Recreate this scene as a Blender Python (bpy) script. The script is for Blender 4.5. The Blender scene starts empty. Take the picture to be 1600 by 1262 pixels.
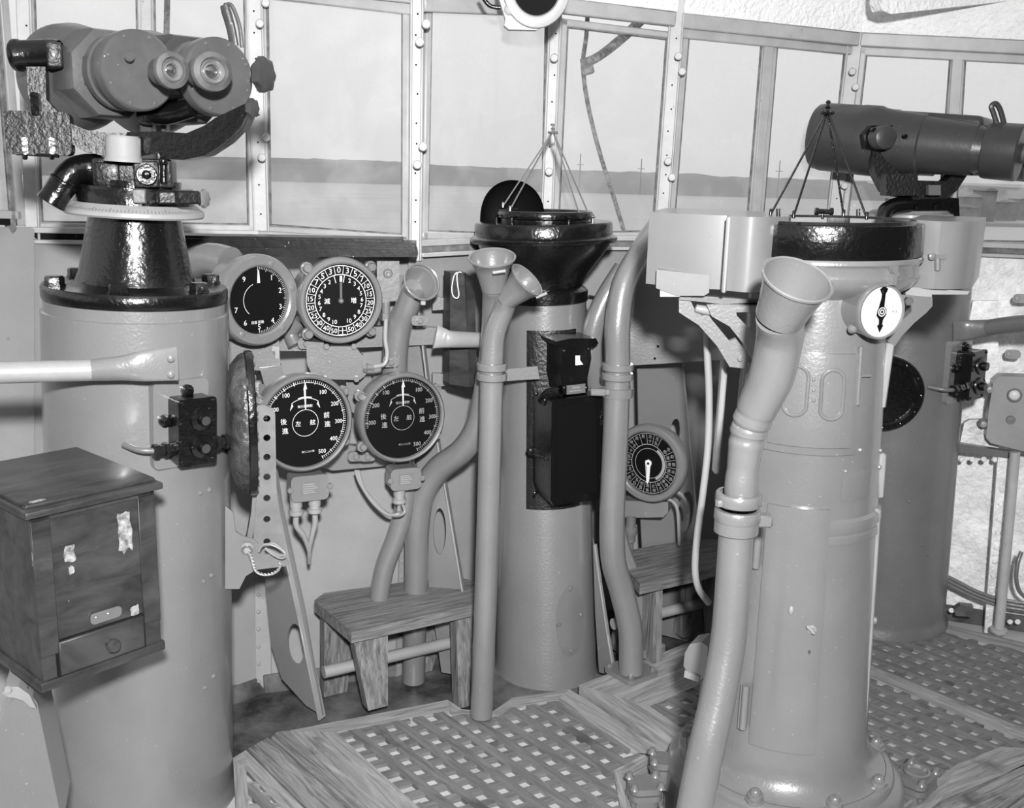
import bpy, bmesh, math, random
from mathutils import Vector, Matrix, noise
random.seed(7)
R = math.radians
V = Vector
scene = bpy.context.scene
COL = scene.collection
# ------------------------------------------------------------------ camera
FPX = 1620.0; PITCH = R(12.8); ROLL = 0.026; CH = 1.5
Fd = V((0, math.cos(PITCH), -math.sin(PITCH)))
R0 = V((1, 0, 0)); U0 = R0.cross(Fd)
Rt = math.cos(ROLL)*R0 + math.sin(ROLL)*U0
Ut = -math.sin(ROLL)*R0 + math.cos(ROLL)*U0
CAM = V((0, 0, CH))
cd = bpy.data.cameras.new('camera'); cam = bpy.data.objects.new('camera', cd); COL.objects.link(cam)
cd.sensor_width = 36.0; cd.lens = 36.0*FPX/1600.0; cd.clip_start = 0.05; cd.clip_end = 6000
m = Matrix((Rt, Ut, -Fd)).transposed().to_4x4(); m.translation = CAM
cam.matrix_world = m
scene.camera = cam
scene.view_settings.view_transform = 'Standard'; scene.view_settings.look = 'None'
scene.view_settings.gamma = 1; scene.view_settings.use_curve_mapping = False
scene.view_settings.exposure = 0.0
# ------------------------------------------------------------------ sky and flash
w = bpy.data.worlds.new('overcast_sky'); scene.world = w; w.use_nodes = True
nt = w.node_tree; bg = nt.nodes['Background']
tc = nt.nodes.new('ShaderNodeTexCoord'); sp = nt.nodes.new('ShaderNodeSeparateXYZ'); mr = nt.nodes.new('ShaderNodeValToRGB')
nt.links.new(tc.outputs['Generated'], sp.inputs[0]); nt.links.new(sp.outputs['Z'], mr.inputs[0])
mr.color_ramp.elements[0].position = 0.0; mr.color_ramp.elements[0].color = (.60, .60, .60, 1)
mr.color_ramp.elements[1].position = .25; mr.color_ramp.elements[1].color = (.80, .80, .80, 1)
nt.links.new(mr.outputs[0], bg.inputs[0]); bg.inputs[1].default_value = 1.22
def lamp(name, loc, target, energy, size, spread=180):
    l = bpy.data.lights.new(name, 'AREA'); l.energy = energy; l.size = size; l.shape = 'DISK'; l.spread = R(spread)
    o = bpy.data.objects.new(name, l); COL.objects.link(o)
    o.location = loc; o.rotation_euler = (V(target)-V(loc)).to_track_quat('-Z', 'Y').to_euler(); return o
lamp('flash_lamp', (.10, -.35, 1.90), (-.28, 2.9, 1.0), 92, .13, 122)
# ------------------------------------------------------------------ materials
def mat(name, col, rough=.5, metal=0, spec=.5, noise_amt=0, nscale=6, bump=0, bscale=60, bdist=.002, coat=0, col2=None, stretch=None, det=4, spots=None):
    M = bpy.data.materials.new(name); M.use_nodes = True; n = M.node_tree; b = n.nodes['Principled BSDF']
    c = (col, col, col, 1) if isinstance(col, (int, float)) else (*col, 1)
    b.inputs['Base Color'].default_value = c; b.inputs['Roughness'].default_value = rough
    b.inputs['Metallic'].default_value = metal; b.inputs['Specular IOR Level'].default_value = spec
    b.inputs['Coat Weight'].default_value = coat; b.inputs['Coat Roughness'].default_value = .15
    at = n.nodes.new('ShaderNodeAttribute'); at.attribute_name = 'lc'
    src = at.outputs['Vector']
    if stretch:
        mp = n.nodes.new('ShaderNodeMapping'); mp.inputs['Scale'].default_value = stretch
        n.links.new(src, mp.inputs['Vector']); src2 = mp.outputs[0]
    else: src2 = src
    cur = None
    if noise_amt:
        t = n.nodes.new('ShaderNodeTexNoise'); t.inputs['Scale'].default_value = nscale; t.inputs['Detail'].default_value = det+2
        t.inputs['Roughness'].default_value = .62; t.inputs['Distortion'].default_value = .9 if stretch else 0
        n.links.new(src2, t.inputs['Vector'])
        r = n.nodes.new('ShaderNodeValToRGB'); n.links.new(t.outputs['Fac'], r.inputs[0])
        hi = col2 if col2 is not None else min(1, c[0]*(1+noise_amt)); lo = max(.002, c[0]*(1-noise_amt))
        r.color_ramp.elements[0].position = .33; r.color_ramp.elements[0].color = (lo, lo, lo, 1)
        r.color_ramp.elements[1].position = .67; r.color_ramp.elements[1].color = (hi, hi, hi, 1)
        cur = r.outputs[0]
    if spots:
        # chips / stains: (colour, scale, threshold, softness)
        sc, ss, th, so = spots
        t = n.nodes.new('ShaderNodeTexNoise'); t.inputs['Scale'].default_value = ss; t.inputs['Detail'].default_value = 5
        n.links.new(src, t.inputs['Vector'])
        r = n.nodes.new('ShaderNodeMapRange'); r.inputs['From Min'].default_value = th; r.inputs['From Max'].default_value = th+so
        n.links.new(t.outputs['Fac'], r.inputs['Value'])
        mx = n.nodes.new('ShaderNodeMix'); mx.data_type = 'RGBA'
        n.links.new(r.outputs[0], mx.inputs['Factor'])
        if cur: n.links.new(cur, mx.inputs['A'])
        else: mx.inputs['A'].default_value = c
        mx.inputs['B'].default_value = (sc, sc, sc, 1); cur = mx.outputs['Result']
    if cur: n.links.new(cur, b.inputs['Base Color'])
    if bump:
        t = n.nodes.new('ShaderNodeTexNoise'); t.inputs['Scale'].default_value = bscale; t.inputs['Detail'].default_value = 4
        n.links.new(src2, t.inputs['Vector'])
        bn = n.nodes.new('ShaderNodeBump'); bn.inputs['Strength'].default_value = bump; bn.inputs['Distance'].default_value = bdist
        n.links.new(t.outputs['Fac'], bn.inputs['Height']); n.links.new(bn.outputs[0], b.inputs['Normal'])
    return M
GREY = mat('grey_paint', .170, .32, spec=.7, coat=.8, noise_amt=.10, nscale=3, bump=.35, bscale=150, bdist=.0018, spots=(.36, 160, .70, .05))
GREYD = mat('dark_grey_paint', .13, .36, spec=.5, coat=.3, noise_amt=.10, nscale=5, bump=.35, bscale=55, bdist=.003, spots=(.4, 170, .71, .04))
GREYM = mat('mid_grey_paint', .16, .32, spec=.6, coat=.4, noise_amt=.08, nscale=8, bump=.4, bscale=70, bdist=.002, spots=(.5, 190, .72, .04))
GREYS = mat('smooth_grey_sheet', .185, .34, spec=.5, coat=.4, noise_amt=.06, nscale=6, bump=.12, bscale=90, bdist=.001, spots=(.32, 170, .72, .04))
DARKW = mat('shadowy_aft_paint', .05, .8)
GREYL = mat('light_grey_paint', .28, .42, coat=.2, noise_amt=.10, nscale=7, bump=.3, bscale=60, bdist=.002)
WALLG = mat('bulkhead_grey_paint', .25, .42, noise_amt=.12, nscale=3, bump=.25, bscale=40, bdist=.003, spots=(.16, 30, .72, .06))
WALLW = mat('white_cork_paint', .84, .42, noise_amt=.22, nscale=12, bump=1.0, bscale=45, bdist=.012, spots=(.30, 9, .66, .10))
WHITE = mat('white_window_paint', .40, .45, noise_amt=.10, nscale=14, bump=.3, bscale=50, bdist=.002, spots=(.25, 60, .70, .04))
CEIL = mat('white_sprayed_ceiling', .88, .8, noise_amt=.05, nscale=20, bump=1.0, bscale=70, bdist=.01)
PUTTY = mat('dirty_window_putty', .16, .8, noise_amt=.5, nscale=30)
BLACK = mat('black_gloss_paint', .004, .22, spec=.55, coat=.25, bump=.8, bscale=80, bdist=.0022, spots=(.15, 220, .73, .03))
BLACKR = mat('black_cast_paint', .008, .40, spec=.5, coat=.1, bump=.6, bscale=110, bdist=.004)
BLACKM = mat('black_matt', .004, .6, spec=.08)
FACE = mat('black_dial', .005, .35, spec=.25)
INK = mat('white_dial_paint', .72, .6)
INKG = mat('grey_dial_paint', .30, .6)
DIALW = mat('white_dial_face', .62, .5)
STEEL = mat('bare_steel', .45, .32, metal=.9, bump=.2, bscale=80)
BINO = mat('binocular_grey_enamel', .080, .33, noise_amt=.12, nscale=16, bump=.35, bscale=60, bdist=.002, spots=(.55, 150, .73, .03))
BINOD = mat('binocular_dark_enamel', .042, .36, noise_amt=.1, nscale=10, bump=.35, bscale=60, bdist=.002, spots=(.4, 150, .73, .03))
RUBBER = mat('worn_rubber', .085, .6, noise_amt=.3, nscale=30, bump=.3, bscale=80)
WOOD = mat('weathered_teak', .20, .72, noise_amt=.55, nscale=14, stretch=(.5, 7, 7), bump=.5, bscale=14, bdist=.003, col2=.32, spots=(.08, 5, .62, .10))
WOODL = mat('scrubbed_teak', .27, .75, noise_amt=.4, nscale=12, stretch=(.5, 6, 6), bump=.45, bscale=14, bdist=.003, col2=.38, spots=(.12, 7, .66, .08))
WOODB = mat('bar_teak', .19, .72, noise_amt=.45, nscale=12, stretch=(.5, 5, 5), bump=.4, bscale=14, bdist=.002, col2=.21, spots=(.07, 6, .60, .10))
WOODS = mat('stool_wood', .13, .62, noise_amt=.5, nscale=16, stretch=(.35, 6, 6), bump=.6, bscale=16, bdist=.003, col2=.24, spots=(.05, 9, .62, .1))
WOODD = mat('dark_varnished_wood', .024, .42, noise_amt=.5, nscale=9, stretch=(.8, 2.2, 2.2), bump=.4, bscale=30, bdist=.001, col2=.05, coat=.2, spots=(.45, 26, .73, .03))
WOODX = mat('black_stained_wood', .009, .36, spec=.2, noise_amt=.4, nscale=20, bump=.3, bscale=50, spots=(.5, 130, .72, .03))
LEATH = mat('brown_leather', .035, .33, noise_amt=.6, nscale=18, bump=1.0, bscale=38, bdist=.012, col2=.09)
CHIP = mat('flaked_white_paint', .22, .6, noise_amt=.7, nscale=70, col2=.42)
DECK = mat('painted_steel_deck', .47, .6, noise_amt=.15, nscale=8, bump=.4, bscale=30)
DECKD = mat('oily_deck', .05, .4, noise_amt=.7, nscale=7, bump=.4, bscale=30, col2=.16)
CORD = mat('white_cord', .8, .8)
WIRE = mat('twisted_wire', .30, .45, metal=.3)
ROPE = mat('tarred_rope', .05, .8, noise_amt=.5, nscale=60, col2=.35)
LENS = mat('lens_glass', .25, .06, metal=.85)
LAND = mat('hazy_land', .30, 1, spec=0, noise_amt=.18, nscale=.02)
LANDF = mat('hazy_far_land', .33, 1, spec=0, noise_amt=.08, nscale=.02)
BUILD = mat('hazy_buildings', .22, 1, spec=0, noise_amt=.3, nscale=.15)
SEA = mat('calm_water', .42, .5, spec=.5, noise_amt=.08, nscale=.01, stretch=(1, 4, 1))
def glassmat():
    M = bpy.data.materials.new('dirty_window_glass'); M.use_nodes = True; n = M.node_tree
    for x in list(n.nodes): n.nodes.remove(x)
    o = n.nodes.new('ShaderNodeOutputMaterial'); tr = n.nodes.new('ShaderNodeBsdfTransparent'); gl = n.nodes.new('ShaderNodeBsdfGlossy')
    df = n.nodes.new('ShaderNodeBsdfDiffuse'); df.inputs[0].default_value = (.75, .75, .75, 1)
    gl.inputs['Roughness'].default_value = .02; tr.inputs[0].default_value = (.97, .97, .97, 1)
    m1 = n.nodes.new('ShaderNodeMixShader'); m2 = n.nodes.new('ShaderNodeMixShader')
    lw = n.nodes.new('ShaderNodeLayerWeight'); lw.inputs['Blend'].default_value = .5
    fr = n.nodes.new('ShaderNodeMath'); fr.operation = 'POWER'; fr.inputs[1].default_value = 4.5; n.links.new(lw.outputs['Facing'], fr.inputs[0])
    fa = n.nodes.new('ShaderNodeMath'); fa.operation = 'MULTIPLY_ADD'; fa.inputs[1].default_value = .6; fa.inputs[2].default_value = .02; n.links.new(fr.outputs[0], fa.inputs[0]); fr = fa
    at = n.nodes.new('ShaderNodeAttribute'); at.attribute_name = 'lc'
    t = n.nodes.new('ShaderNodeTexNoise'); t.inputs['Scale'].default_value = 9; t.inputs['Detail'].default_value = 8
    mr = n.nodes.new('ShaderNodeMapRange'); mr.inputs['From Min'].default_value = .45; mr.inputs['From Max'].default_value = .8
    mr.inputs['To Min'].default_value = .05; mr.inputs['To Max'].default_value = .20
    n.links.new(at.outputs['Vector'], t.inputs['Vector']); n.links.new(t.outputs['Fac'], mr.inputs['Value'])
    n.links.new(mr.outputs[0], m1.inputs[0]); n.links.new(tr.outputs[0], m1.inputs[1]); n.links.new(df.outputs[0], m1.inputs[2])
    n.links.new(fr.outputs[0], m2.inputs[0]); n.links.new(m1.outputs[0], m2.inputs[1]); n.links.new(gl.outputs[0], m2.inputs[2])
    n.links.new(m2.outputs[0], o.inputs[0]); return M
GLASS = glassmat()
# ------------------------------------------------------------------ measuring helpers (real positions from sight lines)
def ray(x, y): return Fd + Rt*((x-800)/FPX) - Ut*((y-631)/FPX)
def PY(x, y, Y):
    v = ray(x, y); return CAM + v*(Y/v.y)
def PZ(x, y, z):
    v = ray(x, y); return CAM + v*((z-CH)/v.z)
def dep(P): return (V(P)-CAM).dot(Fd)
def mpx(P): return dep(P)/FPX
def face_frame(c, az=0, el=0, roll=0):
    a = R(az); e = R(el)
    n = V((math.sin(a)*math.cos(e), -math.cos(a)*math.cos(e), math.sin(e)))
    x = V((math.cos(a), math.sin(a), 0)); y = n.cross(x)
    M = Matrix((x, y, n)).transposed().to_4x4(); M.translation = c
    if roll: M = M @ Matrix.Rotation(R(roll), 4, 'Z')
    return M
def dir_frame(o, d, up=None):
    d = V(d).normalized(); u = V(up) if up else (V((0, 0, 1)) if abs(d.z) < .95 else V((0, 1, 0)))
    x = u.cross(d).normalized(); y = d.cross(x)
    M = Matrix((x, y, d)).transposed().to_4x4(); M.translation = o; return M
def FP(x, y, M):
    n = M.to_3x3().col[2]; v = ray(x, y); P = CAM + v*((M.translation-CAM).dot(n)/v.dot(n))
    q = M.inverted() @ P; return (q.x, q.y)
def FPS(pts, M): return [FP(x, y, M) for x, y in pts]
# ------------------------------------------------------------------ mesh builder
class MB:
    def __init__(s): s.v = []; s.f = []; s.lc = []
    def add(s, vs, fs, M=None, lc=None):
        b = len(s.v)
        vs = [V(v) for v in vs]
        if M is not None: wv = [M @ v for v in vs]
        else: wv = vs
        s.v += wv; s.f += [tuple(b+i for i in f) for f in fs]
        s.lc += (lc if lc is not None else wv)
        return s
    def bmadd(s, bm, M=None, off=None):
        bm.verts.index_update()
        vs = [v.co.copy() for v in bm.verts]; fs = [[v.index for v in f.verts] for f in bm.faces]
        lc = [v+off for v in vs] if off is not None else None
        s.add(vs, fs, M, lc); bm.free(); return s
    def box(s, size, M=None, bev=0, seg=2, c=(0, 0, 0), grain=False):
        x, y, z = [k/2 for k in size]; cx, cy, cz = c
        off = V((random.uniform(0, 9), random.uniform(0, 9), random.uniform(0, 9))) if grain else None
        if bev <= 0:
            vs = [V((cx+i*x, cy+j*y, cz+k*z)) for i in (-1, 1) for j in (-1, 1) for k in (-1, 1)]
            fs = [(0, 1, 3, 2), (4, 6, 7, 5), (0, 4, 5, 1), (2, 3, 7, 6), (0, 2, 6, 4), (1, 5, 7, 3)]
            return s.add(vs, fs, M, [v+off for v in vs] if grain else None)
        bm = bmesh.new(); bmesh.ops.create_cube(bm, size=1)
        for v in bm.verts: v.co = V((cx+v.co.x*2*x, cy+v.co.y*2*y, cz+v.co.z*2*z))
        bmesh.ops.bevel(bm, geom=bm.edges[:], offset=min(bev, x*.95, y*.95, z*.95), segments=seg, profile=.5, affect='EDGES')
        return s.bmadd(bm, M, off)
    def prism(s, poly, z0, z1, M=None, bev=0, seg=1, grain=False):
        a = sum(poly[i][0]*poly[(i+1) % len(poly)][1]-poly[(i+1) % len(poly)][0]*poly[i][1] for i in range(len(poly)))
        if a < 0: poly = poly[::-1]
        bm = bmesh.new(); n = len(poly)
        lo = [bm.verts.new((x, y, z0)) for x, y in poly]; hi = [bm.verts.new((x, y, z1)) for x, y in poly]
        bm.faces.new(lo[::-1]); bm.faces.new(hi)
        for i in range(n): bm.faces.new((lo[i], lo[(i+1) % n], hi[(i+1) % n], hi[i]))
        if bev: bmesh.ops.bevel(bm, geom=[e for e in bm.edges if e.calc_face_angle(0) > .5], offset=bev, segments=seg, profile=.5, affect='EDGES')
        bmesh.ops.triangulate(bm, faces=[f for f in bm.faces if len(f.verts) > 4])
        off = V((random.uniform(0, 9), random.uniform(0, 9), random.uniform(0, 9))) if grain else None
        return s.bmadd(bm, M, off)
    def lathe(s, prof, M=None, seg=40, a0=0, a1=360, wob=0):
        vs = []; fs = []; full = abs(a1-a0) >= 360; n = seg if full else seg+1
        for r, z in prof:
            for i in range(n):
                a = R(a0+(a1-a0)*i/seg); rr = r
                vs.append((rr*math.cos(a), rr*math.sin(a), z))
        for j in range(len(prof)-1):
            for i in range(seg):
                k = (i+1) % n if full else i+1
                fs.append((j*n+i, j*n+k, (j+1)*n+k, (j+1)*n+i))
        return s.add(vs, fs, M)
    def cyl(s, r, z0, z1, M=None, seg=24, bev=0, r2=None):
        r2 = r if r2 is None else r2
        if bev: p = [(0, z0), (r-bev, z0), (r, z0+bev), (r2, z1-bev), (r2-bev, z1), (0, z1)]
        else: p = [(0, z0), (r, z0), (r2, z1), (0, z1)]
        return s.lathe(p, M, seg)
    def sphere(s, r, M=None, seg=16, sc=(1, 1, 1)):
        p = [(r*math.sin(math.pi*i/(seg//2)), -r*math.cos(math.pi*i/(seg//2))) for i in range(seg//2+1)]
        q = Matrix.Diagonal((*sc, 1)); return s.lathe(p, (M @ q) if M is not None else q, seg)
    def tube(s, pts, rad, seg=14, smooth=6, caps=True, flat=None):
        if isinstance(rad, (int, float)): rad = [rad]*len(pts)
        P = [V(p) for p in pts]
        if smooth and len(P) > 2: P, rad = catmull(P, rad, smooth)
        n = len(P); T = []
        for i in range(n):
            d = P[min(i+1, n-1)]-P[max(i-1, 0)]; T.append(d.normalized())
        u = T[0].orthogonal().normalized(); vs = []; fs = []
        if flat: u = (V(flat)-V(flat).dot(T[0])*T[0]).normalized()
        for i in range(n):
            u = (u-T[i]*u.dot(T[i])).normalized(); b = T[i].cross(u)
            ru, rb = rad[i] if isinstance(rad[i], (tuple, list)) else (rad[i], rad[i])
            for j in range(seg):
                a = 2*math.pi*j/seg; vs.append(P[i]+u*(math.cos(a)*ru)+b*(math.sin(a)*rb))
        for i in range(n-1):
            for j in range(seg):
                k = (j+1) % seg; fs.append((i*seg+j, i*seg+k, (i+1)*seg+k, (i+1)*seg+j))
        if caps: fs.append(tuple(range(seg))[::-1]); fs.append(tuple((n-1)*seg+j for j in range(seg)))
        return s.add(vs, fs)
    def build(s, name, material, T=None, parent=None, label=None, sharp=38, smooth=True, kind=None, wn=False):
        off = T.loc if T is not None else V((0, 0, 0))
        me = bpy.data.meshes.new(name); me.from_pydata([v-off for v in s.v], [], s.f)
        at = me.attributes.new('lc', 'FLOAT_VECTOR', 'POINT')
        at.data.foreach_set('vector', [c for v in s.lc for c in v])
        bm = bmesh.new(); bm.from_mesh(me); bmesh.ops.recalc_face_normals(bm, faces=bm.faces[:]); bm.to_mesh(me); bm.free()
        if smooth:
            me.polygons.foreach_set('use_smooth', [True]*len(me.polygons)); me.set_sharp_from_angle(angle=R(sharp))
        me.materials.append(material)
        o = bpy.data.objects.new(name, me); COL.objects.link(o)
        if parent is not None: o.parent = parent
        elif T is not None: o.parent = T.root
        if label: o['label'] = label
        if kind: o['kind'] = kind
        return o
def catmull(P, rad, k):
    out = []; ro = []; n = len(P)
    for i in range(n-1):
        p0 = P[max(i-1, 0)]; p1 = P[i]; p2 = P[i+1]; p3 = P[min(i+2, n-1)]
        for j in range(k):
            t = j/k; t2 = t*t; t3 = t2*t
            out.append(.5*((2*p1)+(p2-p0)*t+(2*p0-5*p1+4*p2-p3)*t2+(3*p1-p0-3*p2+p3)*t3))
            a, b = rad[i], rad[i+1]
            ro.append(tuple(x*(1-t)+y*t for x, y in zip(a, b)) if isinstance(a, (tuple, list)) else a*(1-t)+b*t)
    out.append(P[-1]); ro.append(rad[-1]); return out, ro
class Thing:
    def __init__(s, name, label, cat, loc=(0, 0, 0), group=None):
        s.loc = V(loc); s.root = bpy.data.objects.new(name, None); COL.objects.link(s.root)
        s.root.empty_display_size = .05
        s.root.location = s.loc; s.root['label'] = label; s.root['category'] = cat
        if group: s.root['group'] = group
def single(o, label, cat, group=None):
    o['label'] = label; o['category'] = cat
    if group: o['group'] = group
    return o
def struct(o): o['kind'] = 'structure'; return o
_tc = {}
def text_geo(st):
    if st in _tc: return _tc[st]
    c = bpy.data.curves.new('t', 'FONT'); c.body = st; c.align_x = 'CENTER'; c.align_y = 'CENTER'; c.resolution_u = 2; c.size = 1
    o = bpy.data.objects.new('t', c); COL.objects.link(o)
    dg = bpy.context.evaluated_depsgraph_get(); dg.update()
    me = bpy.data.meshes.new_from_object(o.evaluated_get(dg))
    vs = [v.co.copy() for v in me.vertices]; fs = [tuple(p.vertices) for p in me.polygons]
    if vs:
        cx = (min(v.x for v in vs)+max(v.x for v in vs))/2; cy = (min(v.y for v in vs)+max(v.y for v in vs))/2
        vs = [V((v.x-cx, v.y-cy, 0)) for v in vs]
    bpy.data.objects.remove(o); bpy.data.curves.remove(c); bpy.data.meshes.remove(me)
    _tc[st] = (vs, fs); return _tc[st]
def put_text(mb, st, size, x, y, M, z=.0008, rot=0, sx=1):
    vs, fs = text_geo(st)
    if not vs: return
    L = M @ Matrix.Translation((x, y, z)) @ Matrix.Rotation(rot, 4, 'Z') @ Matrix.Diagonal((size*sx, size, 1, 1))
    mb.add(vs, fs, L)
def ringflat(mb, r0, r1, M, z=.0008, a0=0, a1=360, seg=48):
    mb.lathe([(r0, z), (r1, z)], M, seg, a0, a1)
def barflat(mb, x0, y0, x1, y1, wd, M, z=.0008):
    d = V((x1-x0, y1-y0)); 
    if d.length == 0: return
    d.normalize(); n = V((-d.y, d.x))*wd/2
    mb.add([(x0+n.x, y0+n.y, z), (x1+n.x, y1+n.y, z), (x1-n.x, y1-n.y, z), (x0-n.x, y0-n.y, z)], [(0, 1, 2, 3)], M)
def circ(n, r, a0=0): return [(r*math.cos(a0+2*math.pi*i/n), r*math.sin(a0+2*math.pi*i/n)) for i in range(n)]
def rrect(w, h, r, n=4):
    o = []
    for cx, cy, a in ((w/2-r, h/2-r, 0), (-w/2+r, h/2-r, 90), (-w/2+r, -h/2+r, 180), (w/2-r, -h/2+r, 270)):
        for i in range(n+1): t = R(a+90*i/n); o.append((cx+r*math.cos(t), cy+r*math.sin(t)))
    return o
def plate_holes(mb, outline, holes, z0, z1, M):
    """flat plate with round or oval holes, from a filled 2D curve"""
    c = bpy.data.curves.new('p', 'CURVE'); c.dimensions = '2D'; c.fill_mode = 'BOTH'; c.extrude = (z1-z0)/2
    for poly in [outline]+holes:
        sp = c.splines.new('POLY'); sp.points.add(len(poly)-1); sp.use_cyclic_u = True
        for i, (x, y) in enumerate(poly): sp.points[i].co = (x, y, 0, 1)
    o = bpy.data.objects.new('p', c); COL.objects.link(o)
    dg = bpy.context.evaluated_depsgraph_get(); dg.update()
    me = bpy.data.meshes.new_from_object(o.evaluated_get(dg))
    mb.add([v.co+V((0, 0, (z0+z1)/2)) for v in me.vertices], [tuple(p.vertices) for p in me.polygons], M)
    bpy.data.objects.remove(o); bpy.data.curves.remove(c); bpy.data.meshes.remove(me)
def hexbolt(mb, M, r=.01, h=.012):
    mb.lathe([(0, h*1.0), (r*.8, h), (r, h*.85), (r, 0)], M, 6)
def screw(mb, M, r=.006, h=.003):
    mb.lathe([(0, h), (r*.6, h*.9), (r, h*.35), (r, 0)], M, 10)
def axis_at(B, T, z):
    t = (z-B.z)/(T.z-B.z); return B+(T-B)*t
def zfy(x, y, Y): return PY(x, y, Y).z
# ================================================================== OUTSIDE
def outside():
    mb = MB(); 
    mb.add([(-4000, 8, -12), (4000, 8, -12), (4000, 5000, -12), (-4000, 5000, -12)], [(0, 1, 2, 3)])
    struct(mb.build('harbour_water', SEA))
    def ridge(name, label, pts, Y, base_px, material, thick, cat='hill'):
        # silhouette of a low shore: (px x, height above the water in metres)
        mbb = MB(); top = []
        for x, h in pts: P = PY(x, 300, Y); top.append((P.x, h))
        poly = [(top[0][0], -12.5)]+[(a, -12+h) for a, h in top]+[(top[-1][0], -12.5)]
        M = Matrix(((1, 0, 0, 0), (0, 0, 1, Y), (0, 1, 0, 0), (0, 0, 0, 1)))
        bm = bmesh.new()
        n = len(pts); rows = []
        for dy, sc in ((0, .0), (thick*.12, .7), (thick*.5, 1.0), (thick, .6)):
            rows.append([bm.verts.new((a*(1+dy/Y), Y+dy, -12.2+(h+.2)*sc)) for a, h in top])
        for i in range(3):
            for j in range(n-1): bm.faces.new((rows[i][j], rows[i][j+1], rows[i+1][j+1], rows[i+1][j]))
        mbb.bmadd(bm); o = mbb.build(name, material); single(o, label, cat); return o
    rnd = random.Random(3)
    def jag(x0, x1, h0, h1, n, a): return [(x0+(x1-x0)*i/n, h0+(h1-h0)*i/n+rnd.uniform(-a, a)) for i in range(n+1)]
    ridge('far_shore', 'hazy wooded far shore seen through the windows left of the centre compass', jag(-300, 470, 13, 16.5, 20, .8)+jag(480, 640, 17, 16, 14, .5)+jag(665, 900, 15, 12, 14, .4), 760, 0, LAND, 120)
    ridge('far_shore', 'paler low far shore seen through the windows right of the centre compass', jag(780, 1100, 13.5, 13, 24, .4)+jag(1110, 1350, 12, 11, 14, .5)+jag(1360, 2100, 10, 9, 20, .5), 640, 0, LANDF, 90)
    # waterfront buildings far right
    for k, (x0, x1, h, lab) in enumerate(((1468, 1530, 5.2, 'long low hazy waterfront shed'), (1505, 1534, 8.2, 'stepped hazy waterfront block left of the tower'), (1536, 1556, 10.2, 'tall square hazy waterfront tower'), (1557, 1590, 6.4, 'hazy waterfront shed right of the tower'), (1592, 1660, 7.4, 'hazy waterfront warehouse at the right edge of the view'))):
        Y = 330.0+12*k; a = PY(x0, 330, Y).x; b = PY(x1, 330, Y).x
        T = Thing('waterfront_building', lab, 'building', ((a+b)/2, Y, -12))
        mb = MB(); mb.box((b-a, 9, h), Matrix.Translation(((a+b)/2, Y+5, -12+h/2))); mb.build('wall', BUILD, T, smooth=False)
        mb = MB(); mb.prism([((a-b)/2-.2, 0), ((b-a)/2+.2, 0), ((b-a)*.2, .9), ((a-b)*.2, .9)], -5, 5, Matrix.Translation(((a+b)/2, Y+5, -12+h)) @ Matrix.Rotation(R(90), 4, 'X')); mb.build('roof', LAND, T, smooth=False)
    mb = MB(); a = PY(1450, 330, 322).x; b = PY(1700, 330, 322).x
    mb.box((b-a, 6, 1.4), Matrix.Translation(((a+b)/2, 322, -11.6)), .2, 1); o = mb.build('quay', LAND); single(o, 'long low hazy quay in front of the waterfront buildings', 'quay')
    # masts on the far shore
    for x, h, lb in ((905, 23, 'left'), (1000, 21, 'middle'), (1215, 22, 'right')):
        P = PY(x, 300, 630); mb = MB(); mb.tube([(P.x, 630, -12), (P.x, 630, -12+h)], .35, 6, 0); mb.tube([(P.x-2, 630, -12+h*.72), (P.x+2, 630, -12+h*.72)], .2, 6, 0)
        o = mb.build('distant_mast', LANDF); single(o, lb+'most of three faint masts rising above the far shore'.replace('middlemost', 'middle') if lb != 'middle' else 'middle of three faint masts rising above the far shore', 'mast', 'distant masts on the far shore')
    # stay and spar just outside the glass
    mb = MB(); mb.tube([PY(920, -60, 4.15), PY(917, 45, 4.15), PY(911, 100, 4.15), PY(918, 160, 4.15), PY(936, 235, 4.15), PY(958, 305, 4.15), PY(978, 372, 4.15), PY(990, 420, 4.15)], .0085, 8, 6)
    single(mb.build('stay_rope', ROPE), 'tarred rope stay hanging outside the window right of the centre compass', 'rope')
    T = Thing('wooden_spar', 'dark spar with a notched end holding the rope outside the window', 'spar', PY(911, 104, 4.12))
    mb = MB(); mb.tube([PY(1040, -8, 4.5), PY(985, 48, 4.28), PY(936, 88, 4.12), PY(908, 100, 4.1)], [.022, .020, .017, .018], 10, 3); mb.build('shaft', ROPE, T)
    mb = MB(); M = dir_frame(PY(918, 108, 4.1), (.3, 0, -1)); mb.cyl(.024, -.02, .02, M, 12, .005); mb.build('end_block', ROPE, T)
    mb = MB(); mb.tube([PY(262, -40, 4.2), PY(260, 60, 4.2), PY(258, 130, 4.2)], .012, 8, 2)
    single(mb.build('outside_pole', ROPE), 'thin dark pole outside the left window above the left binoculars', 'pole')
outside()
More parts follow.
